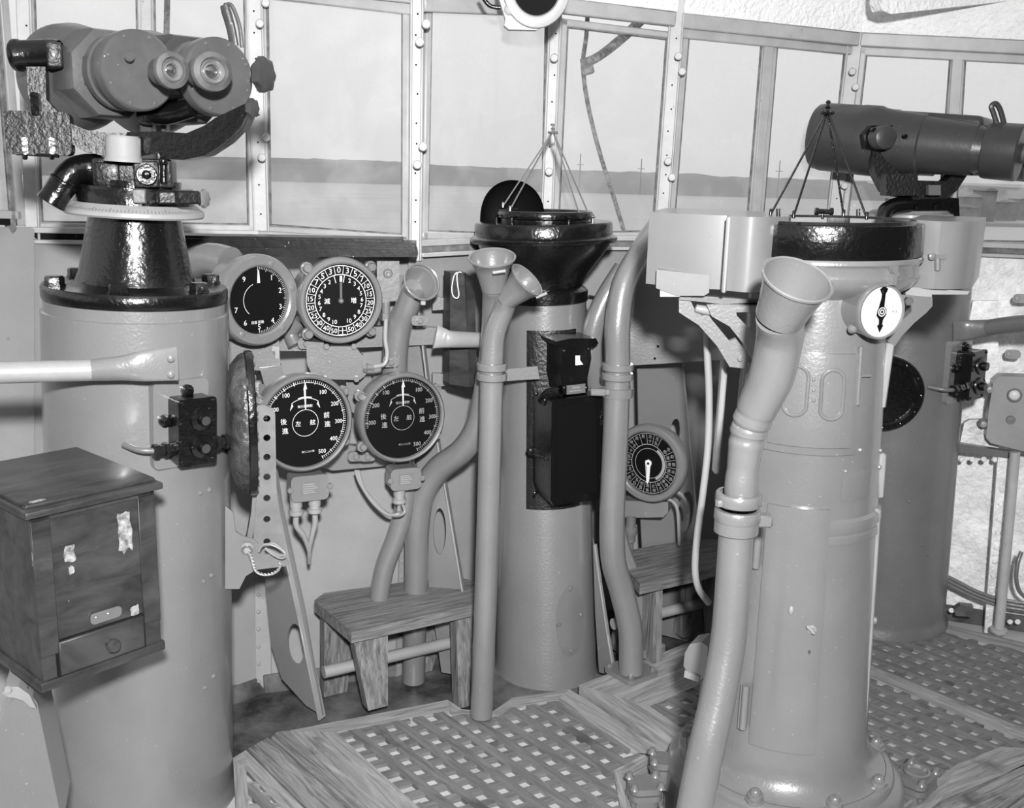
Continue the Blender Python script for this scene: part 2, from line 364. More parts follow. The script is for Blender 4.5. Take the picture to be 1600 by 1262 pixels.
# ================================================================== BULKHEADS AND WINDOWS
posts = [  # bottom px, top px, distance, width m
 ((50, 352), (40, -60), 3.15, .042), ((409, 366), (396, -40), 3.25, .050), ((649, 380), (652, -30), 3.02, .036),
 ((853, 372), (870, 0), 3.42, .040), ((1032, 368), (1061, 10), 3.54, .050), ((1298, 374), (1342, 30), 3.75, .050), ((1622, 380), (1650, 40), 3.60, .05)]
SB = [PY(*p[0], p[2]) for p in posts]; ST = [PY(*p[1], p[2]) for p in posts]
def along(A, B, t): return A+(B-A)*t
def strip(mb, A, B, w, n, th, off=0, bev=.002):
    """rectangular bar from A to B, width w (across), thickness th along n"""
    d = (B-A); L = d.length; z = V(n).normalized(); x = d.normalized(); z = (z-x*z.dot(x)).normalized(); y = z.cross(x)
    M = Matrix((x, y, z)).transposed().to_4x4(); M.translation = (A+B)/2+z*off
    mb.box((L, w, th), M, bev, 1)
tr = 1
BUT = {0: [], 1: [(415, 5), (406, 37), (416, 215), (409, 246)], 2: [(666, 38), (656, 66), (661, 229), (652, 257)],
       3: [(866, 91), (858, 268)], 4: [(1060, 88), (1066, 112), (1044, 252), (1050, 277)], 5: [(1332, 112), (1337, 136), (1320, 290)], 6: []}
for i, p in enumerate(posts):
    root = Thing('trim_%d' % tr, 'x', 'x', (SB[i].x, SB[i].y, SB[i].z)); r = root.root; del r['label']; del r['category']; r['kind'] = 'structure'; tr += 1
    r['label'] = 'white riveted window post'
    nrm = (CAM-SB[i]); nrm.z = 0; nrm.normalize()
    mb = MB(); strip(mb, SB[i]-V((0, 0, .05)), ST[i]+V((0, 0, .25)), p[3], nrm, .012, .010); mb.build('flange', WHITE, root)
    mb = MB(); strip(mb, SB[i]-V((0, 0, .05)), ST[i]+V((0, 0, .25)), p[3]*.35, nrm, .05, -.02); mb.build('web', WHITE, root)
    mb = MB()
    for s in (-1, 1): strip(mb, SB[i]-V((0, 0, .05))+V((s*p[3]*.42, 0, 0)), ST[i]+V((0, 0, .25))+V((s*p[3]*.42, 0, 0)), .008, nrm, .02, .012, .003)
    mb.build('edge_bead', WHITE, root)
    for k, (bx, by) in enumerate(BUT[i]):
        P = PY(bx, by, p[2]-.05); mb = MB(); M = dir_frame(P, nrm)
        mb.lathe([(0, .012), (.010, .012), (.0125, .009), (.0125, .004), (.006, .004), (.006, -.03)], M, 18); mb.build('window_button', WHITE, root)
    mb = MB()
    for k in range(9):
        t = .08+.1*k+random.uniform(-.02, .02); P = along(SB[i], ST[i], t)+nrm*.016+V((random.uniform(-.004, .004), 0, 0)); mb.cyl(.0028, 0, .001, dir_frame(P, nrm), 8)
    mb.build('screw_holes', BLACKM, root, kind='stuff')
panes = [  # bay, four pane corners in px: bl br tr tl
 (0, (66, 347), (222, 349), (214, -60), (52, -60)), (0, (246, 349), (389, 351), (382, -50), (240, -60)),
 (1, (424, 352), (631, 367), (632, 9), (419, -14)), (2, (665, 361), (845, 368), (852, 30), (671, 8)),
 (3, (870, 366), (1019, 361), (1041, 61), (885, 42)), (4, (1050, 362), (1165, 365), (1190, 57), (1075, 46)),
 (4, (1188, 366), (1288, 370), (1320, 68), (1213, 60)), (5, (1320, 374), (1464, 376), (1485, 90), (1353, 86)),
 (5, (1490, 376), (1608, 378), (1628, 94), (1507, 91))]
wn = 1
def plane_pt(bay, x, y, push=0):
    A, B = SB[bay], SB[bay+1]; d = (B-A); d.z = 0; n = V((-d.y, d.x, 0)).normalized()
    v = ray(x, y); return CAM+v*(((A+n*push)-CAM).dot(n)/v.dot(n))
for bay, *c in panes:
    A, B = SB[bay], SB[bay+1]; d = (B-A); d.z = 0; n = V((d.y, -d.x, 0)).normalized()
    Q = [plane_pt(bay, x, y, .012) for x, y in c]
    ctr = (Q[0]+Q[1])/2
    root = Thing('window_%d' % wn, '', '', ctr); r = root.root; del r['label']; del r['category']; r['kind'] = 'structure'; wn += 1
    fw = .022
    O = [Q[0], Q[1], Q[2], Q[3]]
    cen = sum(Q, V())/4
    mbf = MB(); mbp = MB()
    for k in range(4):
        a, b = Q[k], Q[(k+1) % 4]; e = (b-a).normalized(); out = n.cross(e)
        if out.dot((a+b)/2-cen) < 0: out = -out
        strip(mbf, a-e*fw+out*fw/2, b+e*fw+out*fw/2, fw, n, .022, .004, .004)
        strip(mbp, a-out*.001, b-out*.001, .0075, n, .010, .006, .0025)
    mbf.build('window_frame', WHITE, root); mbp.build('putty', PUTTY, root)
    mb = MB(); mb.add([q-n*.004 for q in Q]+[q-n*.009 for q in Q], [(0, 1, 2, 3), (7, 6, 5, 4), (0, 4, 5, 1), (1, 5, 6, 2), (2, 6, 7, 3), (3, 7, 4, 0)]); mb.build('pane', GLASS, root, smooth=False)
def mull(x0, y0, x1, y1, bay, wd):
    global tr
    A, B = plane_pt(bay, x0, y0), plane_pt(bay, x1, y1); d = SB[bay+1]-SB[bay]; d.z = 0; n = V((d.y, -d.x, 0)).normalized()
    mb = MB(); strip(mb, A, B, wd, n, .02, .002); o = mb.build('trim_%d' % tr, WHITE); struct(o); tr += 1
    o['label'] = 'white mullion'
mull(234, 352, 228, -60, 0, .03); mull(1176, 370, 1201, 55, 4, .034); mull(1476, 380, 1496, 88, 5, .034)
# sill bands and headers
foot = [V((-1.22, 2.40, -.08)), V((-.735, 2.88, -.08)), V((-.33, 3.02, -.08)), V((.12, 3.36, -.08)), V((.52, 3.50, -.08)), V((1.16, 3.72, -.08)), V((1.92, 3.46, -.08))]
sill = [V((s.x, s.y, 1.28)) for s in SB]
sillY = []
wall = Thing('wall_front', '', '', (0, 3.2, 0)); del wall.root['label']; del wall.root['category']; wall.root['kind'] = 'structure'
for i in range(6):
    a, b, c, d = foot[i], foot[i+1], sill[i+1], sill[i]
    if i == 5: bot = .52
    mb = MB(); nn = (b-a).cross(d-a).normalized(); nn = -nn if nn.dot(CAM-a) < 0 else nn
    N = 6; vs = []; fs = []
    for r_ in range(N+1):
        for q in range(N+1): vs.append((a*(1-q/N)+b*(q/N))*(1-r_/N)+(d*(1-q/N)+c*(q/N))*(r_/N))
    for r_ in range(N):
        for q in range(N): k = r_*(N+1)+q; fs.append((k, k+1, k+N+2, k+N+1))
    k0 = len(vs); vs += [v-nn*.02 for v in vs]; fs += [tuple(k0+j for j in f[::-1]) for f in fs]
    mb.add(vs, fs); mb.build('panel', WALLW if i == 5 else WALLG, wall)
    # seam strap with rivets at each panel joint
    mb = MB(); A, B = a+nn*.004, d+nn*.004; strip(mb, A, B, .05, nn, .008, .002); mb.build('seam_strap', WALLW if i == 5 else WALLG, wall)
    mb = MB()
    for k in range(26):
        P = along(A, B, .03+.037*k)+nn*.006
        for s in (-.014,): mb.lathe([(0, .004), (.004, .0035), (.0062, 0)], dir_frame(P+(b-a).normalized()*s, nn), 8)
    mb.build('rivets', WALLG, wall, kind='stuff')
    # base angle
    mb = MB(); h = .05; up = (d-a).normalized()
    strip(mb, a+up*.03+nn*.008, b+up*.03+nn*.008, .06, nn, .012, 0, .003); mb.build('base_angle', DECKD, wall)
def band(i, name, zc, h, proud, m):
    a, b = SB[i].copy(), SB[i+1].copy(); a.z = b.z = zc; d = b-a; n = V((d.y, -d.x, 0)).normalized()
    mb = MB(); strip(mb, a, b, h, n, .02, proud); return mb.build(name, m, wall)
for i in range(6):
    band(i, 'sill_board', 1.284, .018, .018, WHITE); band(i, 'sill_rebate', 1.266, .020, .008, PUTTY if i != 0 else WOODX); band(i, 'sill_angle', 1.250, .012, .024, WHITE)
for i in range(6):
    # header and the white sprayed plating above it
    hp = {0: ((40, -90), (400, -70)), 1: ((400, -45), (650, -20)), 2: ((655, -8), (866, 4)), 3: ((872, -2), (1052, 20)), 4: ((1062, 22), (1338, 52)), 5: ((1345, 52), (1640, 66))}[i]
    a = PY(*hp[0], posts[i][2]); b = PY(*hp[1], posts[i+1][2]); d = b-a; n = V((d.y, -d.x, 0)).normalized()
    mb = MB(); strip(mb, a-V((0, 0, .022)), b-V((0, 0, .022)), .045, n, .03, .01, .004); mb.build('header', WHITE, wall)
    if i >= 4 or i <= 1:
        mb = MB(); strip(mb, a-V((0, 0, .058)), b-V((0, 0, .058)), .03, n, .02, .0, .004); mb.build('header_angle', WHITE, wall)
    N = 10; vs = []; fs = []; a2 = V((a.x, a.y, 2.55)); b2 = V((b.x, b.y, 2.55)); a = a+n*.03; b = b+n*.03; a2 = a2+n*.10; b2 = b2+n*.10
    mb = MB(); vs = [a, b, b2, a2]+[v-n*.03 for v in (a, b, b2, a2)]
    mb.add(vs, [(0, 1, 2, 3), (7, 6, 5, 4), (0, 4, 5, 1), (1, 5, 6, 2), (2, 6, 7, 3), (3, 7, 4, 0)]); mb.build('insulation_panel', CEIL, wall)
# putty-coloured plate edge above the small gap is real open sky: nothing built there
# side and back bulkheads, ceiling, deck
def quadwall(name, pts, m, th=.03):
    mb = MB(); a, b = V(pts[0]), V(pts[1]); n = (V(pts[1])-V(pts[0])).cross(V(pts[3])-V(pts[0])).normalized()
    vs = [V(p) for p in pts]+[V(p)+n*th for p in pts]
    mb.add(vs, [(0, 1, 2, 3), (7, 6, 5, 4), (0, 4, 5, 1), (1, 5, 6, 2), (2, 6, 7, 3), (3, 7, 4, 0)]); return struct(mb.build(name, m, smooth=False))
quadwall('ceiling', [(-3, -2.2, 2.35), (3, -2.2, 2.35), (3, 4.0, 2.35), (-3, 4.0, 2.35)], CEIL)
quadwall('wall_back', [(-3, -2.2, -.08), (3, -2.2, -.08), (3, -2.2, 2.4), (-3, -2.2, 2.4)], DARKW)
quadwall('floor', [(-3, -2.2, -.08), (3, -2.2, -.08), (3, 4.0, -.08), (-3, 4.0, -.08)], DECK, -.03)
# left: bulkhead with the far left window bay and a dark-edged frame
f0, s0 = foot[0], sill[0]
quadwall('wall_left', [(-2.6, 1.3, -.08), f0, s0, (-2.6, 2.2, 1.28)], WALLG)
quadwall('wall_left_aft', [(-2.6, -2.2, -.08), (-2.6, 1.32, -.08), (-2.6, 2.22, 1.28), (-2.6, -2.2, 1.28)], DARKW)
quadwall('wall_right', [foot[6], (2.6, 2.6, -.08), (2.6, 2.7, 1.28), sill[6]], WALLW)
quadwall('wall_right_aft', [(2.6, 2.6, -.08), (2.6, -2.2, -.08), (2.6, -2.2, 2.4), (2.6, 2.7, 2.4)], DARKW)
quadwall('wall_right_upper', [(SB[6].x+.3, SB[6].y-.3, 1.28), (2.6, 2.7, 1.28), (2.6, 2.7, 2.4), (SB[6].x+.3, SB[6].y-.3, 2.4)], WALLW)
# far left window
root = Thing('window_%d' % wn, '', '', (-1.8, 2.9, 1.3)); r = root.root; del r['label']; del r['category']; r['kind'] = 'structure'
A = PY(28, 336, 3.12); B = PY(-260, 322, 2.6); nn = V((B-A).cross(V((0, 0, 1)))); nn = nn.normalized(); nn = -nn if nn.dot(CAM-A) < 0 else nn
up = V((0, 0, 1))
mb = MB(); strip(mb, A+V((0, 0, -.03)), A+up*1.2, .03, nn, .03); strip(mb, A-(A-B).normalized()*.052+V((0, 0, .0)), A-(A-B).normalized()*.052+up*1.2, .022, nn, .02); strip(mb, A, B, .025, nn, .03); strip(mb, A+up*1.1, B+up*1.1, .04, nn, .03); mb.build('window_frame', WHITE, root)
mb = MB(); strip(mb, A-(A-B).normalized()*.03+V((0, 0, -.9)), A-(A-B).normalized()*.03+up*1.2, .018, nn, .03); mb.build('dark_seal', PUTTY, root)
mb = MB(); strip(mb, A-V((0, 0, .022)), B-V((0, 0, .022)), .018, nn, .02, .0); mb.build('sill_rebate', WOODX, root)
mb = MB(); a, b = A-nn*.01, B-nn*.01; mb.add([a, b, b+up*1.1, a+up*1.1]+[v-nn*.005 for v in (a, b, b+up*1.1, a+up*1.1)], [(0, 1, 2, 3), (7, 6, 5, 4), (0, 4, 5, 1), (1, 5, 6, 2), (2, 6, 7, 3), (3, 7, 4, 0)]); mb.build('pane', GLASS, root, smooth=False)
# rounded ceiling beam top right
M = face_frame(PY(1480, 5, 3.52), 18)
mb = MB(); mb.prism(FPS([(1374, 4), (1378, 16), (1392, 22), (1500, 10), (1640, -6), (1700, -80), (1376, -70)], M), -.05, 0, M, .012, 2)
o = mb.build('trim_%d' % tr, CEIL); struct(o); tr += 1; o['label'] = 'white sprayed ceiling beam'
# waterway plating along the foot of the bulkhead
mb = MB(); poly = [(f.x*1.0, f.y+.02) for f in foot[:6]]+[(1.2, 3.3), (.6, 3.10), (.15, 2.80), (-.15, 2.70), (-.42, 2.60), (-.66, 2.44), (-1.1, 2.30)]
mb.prism(poly, -.079, -.072); o = mb.build('trim_%d' % tr, DECKD); struct(o); tr += 1; o['label'] = 'oily dark steel waterway beside the gratings'
# ================================================================== DECK GRATINGS
def clip(poly, p, d):
    ts = []; n = len(poly)
    for i in range(n):
        a = V(poly[i]); b = V(poly[(i+1) % n]); e = b-a; den = d.x*e.y-d.y*e.x
        if abs(den) < 1e-9: continue
        q = a-p; t = (q.x*e.y-q.y*e.x)/den; s = (q.x*d.y-q.y*d.x)/den
        if 0 <= s < 1: ts.append(t)
    ts.sort(); return [(ts[i], ts[i+1]) for i in range(0, len(ts)-1, 2)]
def inset(poly, ws):
    n = len(poly); P = [V(p) for p in poly]
    area = sum(P[i].x*P[(i+1) % n].y-P[(i+1) % n].x*P[i].y for i in range(n)); sg = 1 if area > 0 else -1
    L = []
    for i in range(n):
        e = (P[(i+1) % n]-P[i]).normalized(); L.append((P[i]+V((-e.y, e.x))*ws[i]*sg, e))
    out = []
    for i in range(n):
        a, d = L[i-1]; b, e = L[i]; den = d.x*e.y-d.y*e.x
        if abs(den) < .05: out.append(b); continue
        q = b-a; out.append(a+d*((q.x*e.y-q.y*e.x)/den))
    return out
def grating(label, pts, ws, ua, va, pu, pv, wb=.0285, wc=.0245, phase=(0, 0), zt=0, origin=None, world=False, mats=(None, None, None)):
    P = [V(p) for p in pts] if world else [PZ(x, y, zt).to_2d() for x, y in pts]
    c = sum(P, V((0, 0)))/len(P)
    T = Thing('deck_grating', label, 'grating', (c.x, c.y, zt-.08))
    I = inset(P, ws); n = len(P)
    for i in range(n):
        if ws[i] <= .001: continue
        q = [P[i], P[(i+1) % n], I[(i+1) % n], I[i]]
        mb = MB(); e = (P[(i+1) % n]-P[i]).normalized(); mid = (P[i]+P[(i+1) % n])/2
        M = Matrix(((e.x, -e.y, 0, mid.x), (e.y, e.x, 0, mid.y), (0, 0, 1, 0), (0, 0, 0, 1))); Mi = M.inverted()
        loc = [(Mi @ v.to_3d()).to_2d()[:] for v in q]
        mb.prism(loc, zt-.077, zt, M, .003, 1, grain=True); mb.build('frame_board', mats[0] or WOODL, T)
    global tr
    mb = MB(); mb.prism([(a.x, a.y) for a in I], -.079, zt-.012); od = mb.build('trim_%d' % tr, DECK); struct(od); od['label'] = 'pale painted deck plating under a grating'; tr += 1
    u = V((math.cos(R(ua)), math.sin(R(ua)))); v = V((math.cos(R(va)), math.sin(R(va))))
    o = V(origin) if origin else P[0]
    big = [x for x in range(-60, 61)]
    for step, d, pitch, wd, top, nm, mt in ((u, v, pu, wb, zt-.001, 'long_bar', mats[1] or WOODB), (v, u, pv, wc, zt-.0018, 'cross_bar', mats[2] or WOODB)):
        for k in big:
            p = o+step*(pitch*k)
            for t0, t1 in clip(I, p, d):
                if t1-t0 < .02: continue
                a = p+d*(t0-.004); b = p+d*(t1+.004); mid = (a+b)/2
                M = Matrix(((d.x, -d.y, 0, mid.x), (d.y, d.x, 0, mid.y), (0, 0, 1, top-.006), (0, 0, 0, 1)))
                mb = MB(); mb.box(((b-a).length, wd, .012), M, grain=True); mb.build(nm, mt, T, smooth=False)
    return T
def pz2(x, y, z=0): return PZ(x, y, z).to_2d()
og = pz2(522, 1150)
G1 = grating('large deck grating between the left stool and the right compass stand', [(452, 1141), (700, 1093), (722, 1108), (768, 1112), (800, 1090), (890, 1076), (1075, 1196), (1030, 1190), (985, 1215), (1010, 1330), (660, 1345)],
        [.055, .03, .02, .03, .05, .07, .03, .05, .04, .03, .10], 29, -50, .0605, .0565, origin=og)
# broad planks along the left side of the grating
def planks(label, lst, name='deck_planks', z=0, m=None):
    allp = [pz2(*p) for poly in lst for p in poly]; c = sum(allp, V((0, 0)))/len(allp)
    T = Thing(name, label, 'planking', (c.x, c.y, z-.08))
    for poly in lst:
        q = [pz2(x, y, z) for x, y in poly]; e = (q[1]-q[0]).normalized(); mid = sum(q, V((0, 0)))/len(q)
        M = Matrix(((e.x, -e.y, 0, mid.x), (e.y, e.x, 0, mid.y), (0, 0, 1, 0), (0, 0, 0, 1))); Mi = M.inverted()
        mb = MB(); mb.prism([(Mi @ v.to_3d()).to_2d()[:] for v in q], z-.06, z, M, .003, 1, grain=True); mb.build('plank', m or WOODL, T)
planks('two broad wedge planks with bold grain left of the large deck grating', [[(424, 1152), (640, 1340), (655, 1340), (450, 1141), (432, 1143)], [(386, 1170), (558, 1340), (636, 1340), (422, 1154), (418, 1152)]], m=WOOD)
grating('pale scrubbed deck grating beside the left binocular pedestal', [(364, 1184), (384, 1171), (552, 1340), (374, 1345)], [.07, .04, .03, .03], 5, -50, .0605, .0565, .0285, .0245, origin=pz2(440, 1240), mats=(WOODL, WOODB, WOODL))
grating('raised deck grating with solid planks under the two flanged pipes', [(905, 1070), (1090, 998), (1250, 985), (1290, 1020), (1250, 1120), (1075, 1190)], [.21, .24, .05, .03, .05, .10], 29, -50, .0605, .0565, .0285, .0245, origin=pz2(1020, 1105), zt=.012)
grating('worn deck grating at the foot of the right binocular pedestal', [(1290, 1012), (1300, 985), (1466, 972), (1610, 1006), (1700, 1040), (1700, 1180), (1580, 1138), (1357, 1046)], [.03, .06, .07, .05, .03, .03, .03, .03], 29, -49, .0605, .0560, origin=pz2(1476, 1086))
grating('worn deck grating right of the right compass base', [(1300, 1030), (1356, 1048), (1578, 1140), (1700, 1184), (1640, 1180), (1470, 1250), (1370, 1330), (1250, 1200)], [.03, .03, .03, .03, .09, .05, .03, .03], 27, -48, .0610, .0556, origin=pz2(1431, 1097))
planks('broad grained deck planks in the bottom right corner', [[(1456, 1264), (1600, 1194), (1720, 1150), (1720, 1195), (1600, 1240), (1480, 1330), (1440, 1330)], [(1484, 1331), (1602, 1243), (1720, 1200), (1720, 1340)]], m=WOOD)

_w0, _w1, _w2 = V((-2.6, 1.3, -.08)), foot[0], sill[0]
_wn = (_w1-_w0).cross(_w2-_w0).normalized(); _wn = -_wn if _wn.dot(CAM-_w0) < 0 else _wn
def lw(x, y, push=.0): v = ray(x, y); q = _w0+_wn*push; return CAM+v*((q-CAM).dot(_wn)/v.dot(_wn))
mb = MB(); strip(mb, lw(36, 372, .006), lw(41, 700, .006), .022, _wn, .012, 0, .002); mb.build('corner_seal', PUTTY, wall)
mb = MB(); strip(mb, lw(10, 350, .006), lw(20, 700, .006), .006, _wn, .006, 0, .002); mb.build('seam_bead', WALLG, wall)
for x, y in ((14, 498), (20, 706)):
    mb = MB(); mb.lathe([(0, .008), (.012, .007), (.014, .003), (.020, .003), (.022, 0)], dir_frame(lw(x, y), _wn), 16); mb.build('blind_boss', WALLG, wall)
# ================================================================== PEDESTALS AND BINOCULARS
def prof_px(A, B, Y, lst, m=1.0):
    """lathe profile (r, z along axis) from silhouette readings (y px, radius px)"""
    out = []
    for y, r in lst:
        xc = A[0]+(B[0]-A[0])*(y-A[1])/(B[1]-A[1]); P = PY(xc, y, Y); out.append((r*mpx(P), P.z))
    return out
def axis_frame(A, B, Y):
    a = PY(*A, Y); b = PY(*B, Y)   # bottom px, top px
    d = (b-a).normalized(); z = d; y = V((0, 1, 0)); x = y.cross(z).normalized(); y = z.cross(x)
    M = Matrix((x, y, z)).transposed().to_4x4(); M.translation = a-d*((a.z)/d.z)   # local z ~ world z
    return M
def azpt(M, r, ang, z):   # ang degrees, 0 = towards -Y, positive to +X
    a = R(ang); return M @ V((r*math.sin(a), -r*math.cos(a), z))
def azframe(M, r, ang, z):
    f = face_frame((0, 0, 0), ang); return M @ (Matrix.Translation((r*math.sin(R(ang)), -r*math.cos(R(ang)), z)) @ f)
def cylpatch(mb, M, prof, a0, a1, z0, z1, th, bev=0):
    """curved plate hugging a column; prof(z)->radius; angles like azpt"""
    n = 10; nz = 6; vs = []; fs = []
    for k in (0, 1):
        for j in range(nz+1):
            z = z0+(z1-z0)*j/nz
            for i in range(n+1):
                e = .6*th if k and (i in (0, n) or j in (0, nz)) else (th if k else -.004)
                a = R(a0+(a1-a0)*i/n); r = prof(z)+e; vs.append((r*math.sin(a), -r*math.cos(a), z))
    N = (n+1)*(nz+1)
    for j in range(nz):
        for i in range(n): q = j*(n+1)+i; fs.append((q, q+1, q+n+2, q+n+1)); fs.append((N+q+n+1, N+q+n+2, N+q+1, N+q))
    for i in range(n): fs.append((i, i+1, N+i+1, N+i)); q = nz*(n+1)+i; fs.append((q, q+1, N+q+1, N+q))
    for j in range(nz): q = j*(n+1); fs.append((q, q+n+1, N+q+n+1, N+q)); q += n; fs.append((q, q+n+1, N+q+n+1, N+q))
    mb.add(vs, fs, M)
def pedestal(label, A, B, Y, zb, zt, rb, rt, material, cone, ring, phase=-11, group=None, rivets=()):
    M = axis_frame(A, B, Y); base = M @ V((0, 0, zb))
    T = Thing('binocular_pedestal', label, 'pedestal', base, group)
    rad = lambda z: rb+(rt-rb)*(z-zb)/(zt-zb)
    mb = MB(); mb.lathe([(rb+.012, zb), (rb+.012, zb+.012), (rb+.002, zb+.03), (rb, zb+.05), (rt, zt-.055), (rt, zt-.030), (rt-.006, zt-.028), (rt-.006, zt-.004), (rt-.02, zt), (0, zt)], M, 72); mb.build('column', material, T)
    fl = .03
    mb = MB(); mb.lathe([(rt-.03, zt-.002), (rt-.004, zt-.002), (rt-.002, zt+.004), (rt-.002, zt+fl-.006), (rt-.006, zt+fl), (cone[0]+.03, zt+fl), (cone[0]+.008, zt+fl+.008), (cone[0], zt+fl+.03), (cone[1], cone[2]), (cone[1], cone[2]+.02)], M, 72); cn = mb.build('mounting_cone', BLACK, T)
    for k in range(6):
        f = azframe(M, rt-.028, phase+60*k, zt+fl); P = M @ V((( rt-.028)*math.sin(R(phase+60*k)), -(rt-.028)*math.cos(R(phase+60*k)), zt+fl))
        mb = MB(); mb.lathe([(0, .022), (.017, .022), (.0205, .018), (.0205, .004), (.023, .004), (.023, 0)], Matrix.Translation(P) @ Matrix.Rotation(random.random(), 4, 'Z'), 6); mb.build('bolt', BLACK, T, parent=cn)
    r1, r2, z1, z2 = ring
    mb = MB(); mb.lathe([(cone[1]-.01, z1-.004), (r1-.004, z1-.004), (r1, z1), (r1-.001, z1+.008), (r2, z2-.003), (r2-.003, z2), (.05, z2)], M, 72)
    o = mb.build('bearing_ring', GREYL, T, label='grey bearing scale ring')
    mb = MB()
    for k in range(120):
        a = k*3; rr = r1+(r2-r1)*.25-.0; zz = z1+.008+(z2-z1-.008)*.15
        p0 = azpt(M, r1+.0006, a, z1+.012); p1 = azpt(M, r1+(r2-r1)*(.45 if k % 5 else .7)+.0006, a, z1+.008+(z2-z1-.011)*(.5 if k % 5 else .75))
        e = azpt(M, 1, a+90, 0)-azpt(M, 0, 0, 0); e = e*.0006; mb.add([p0-e, p0+e, p1+e, p1-e], [(0, 1, 2, 3)])
    mb.build('scale_marks', GREYD, T, parent=o, kind='stuff')
    if rivets:
        mb = MB()
        for a, z in rivets:
            P = azpt(M, rad(z), a, z); mb.sphere(.0065, dir_frame(P, azpt(M, 1, a, z)-azpt(M, 0, a, z)), 8)
        mb.build('rivets', material, T, kind='stuff')
    return T, M, rad
LA, LB, LY = (226, 1240), (213, 447), 2.36
zt = zfy(213, 456, LY)-.012
TL, ML, radL = pedestal('tall grey riveted column carrying the left binoculars, beside the wooden locker', LA, LB, LY, -.08, zt, .219, .2035, GREY, (.122, .100, zfy(213, 342, LY)), (.150, .134, zfy(213, 333, LY), zfy(213, 316, LY)), 8,
    rivets=[(58, zfy(340, 755, 2.3)), (66, zfy(340, 755, 2.3)), (60, zfy(340, 892, 2.3)), (67, zfy(340, 888, 2.3)), (60, zfy(340, 1055, 2.3)), (68, zfy(340, 1045, 2.3))])
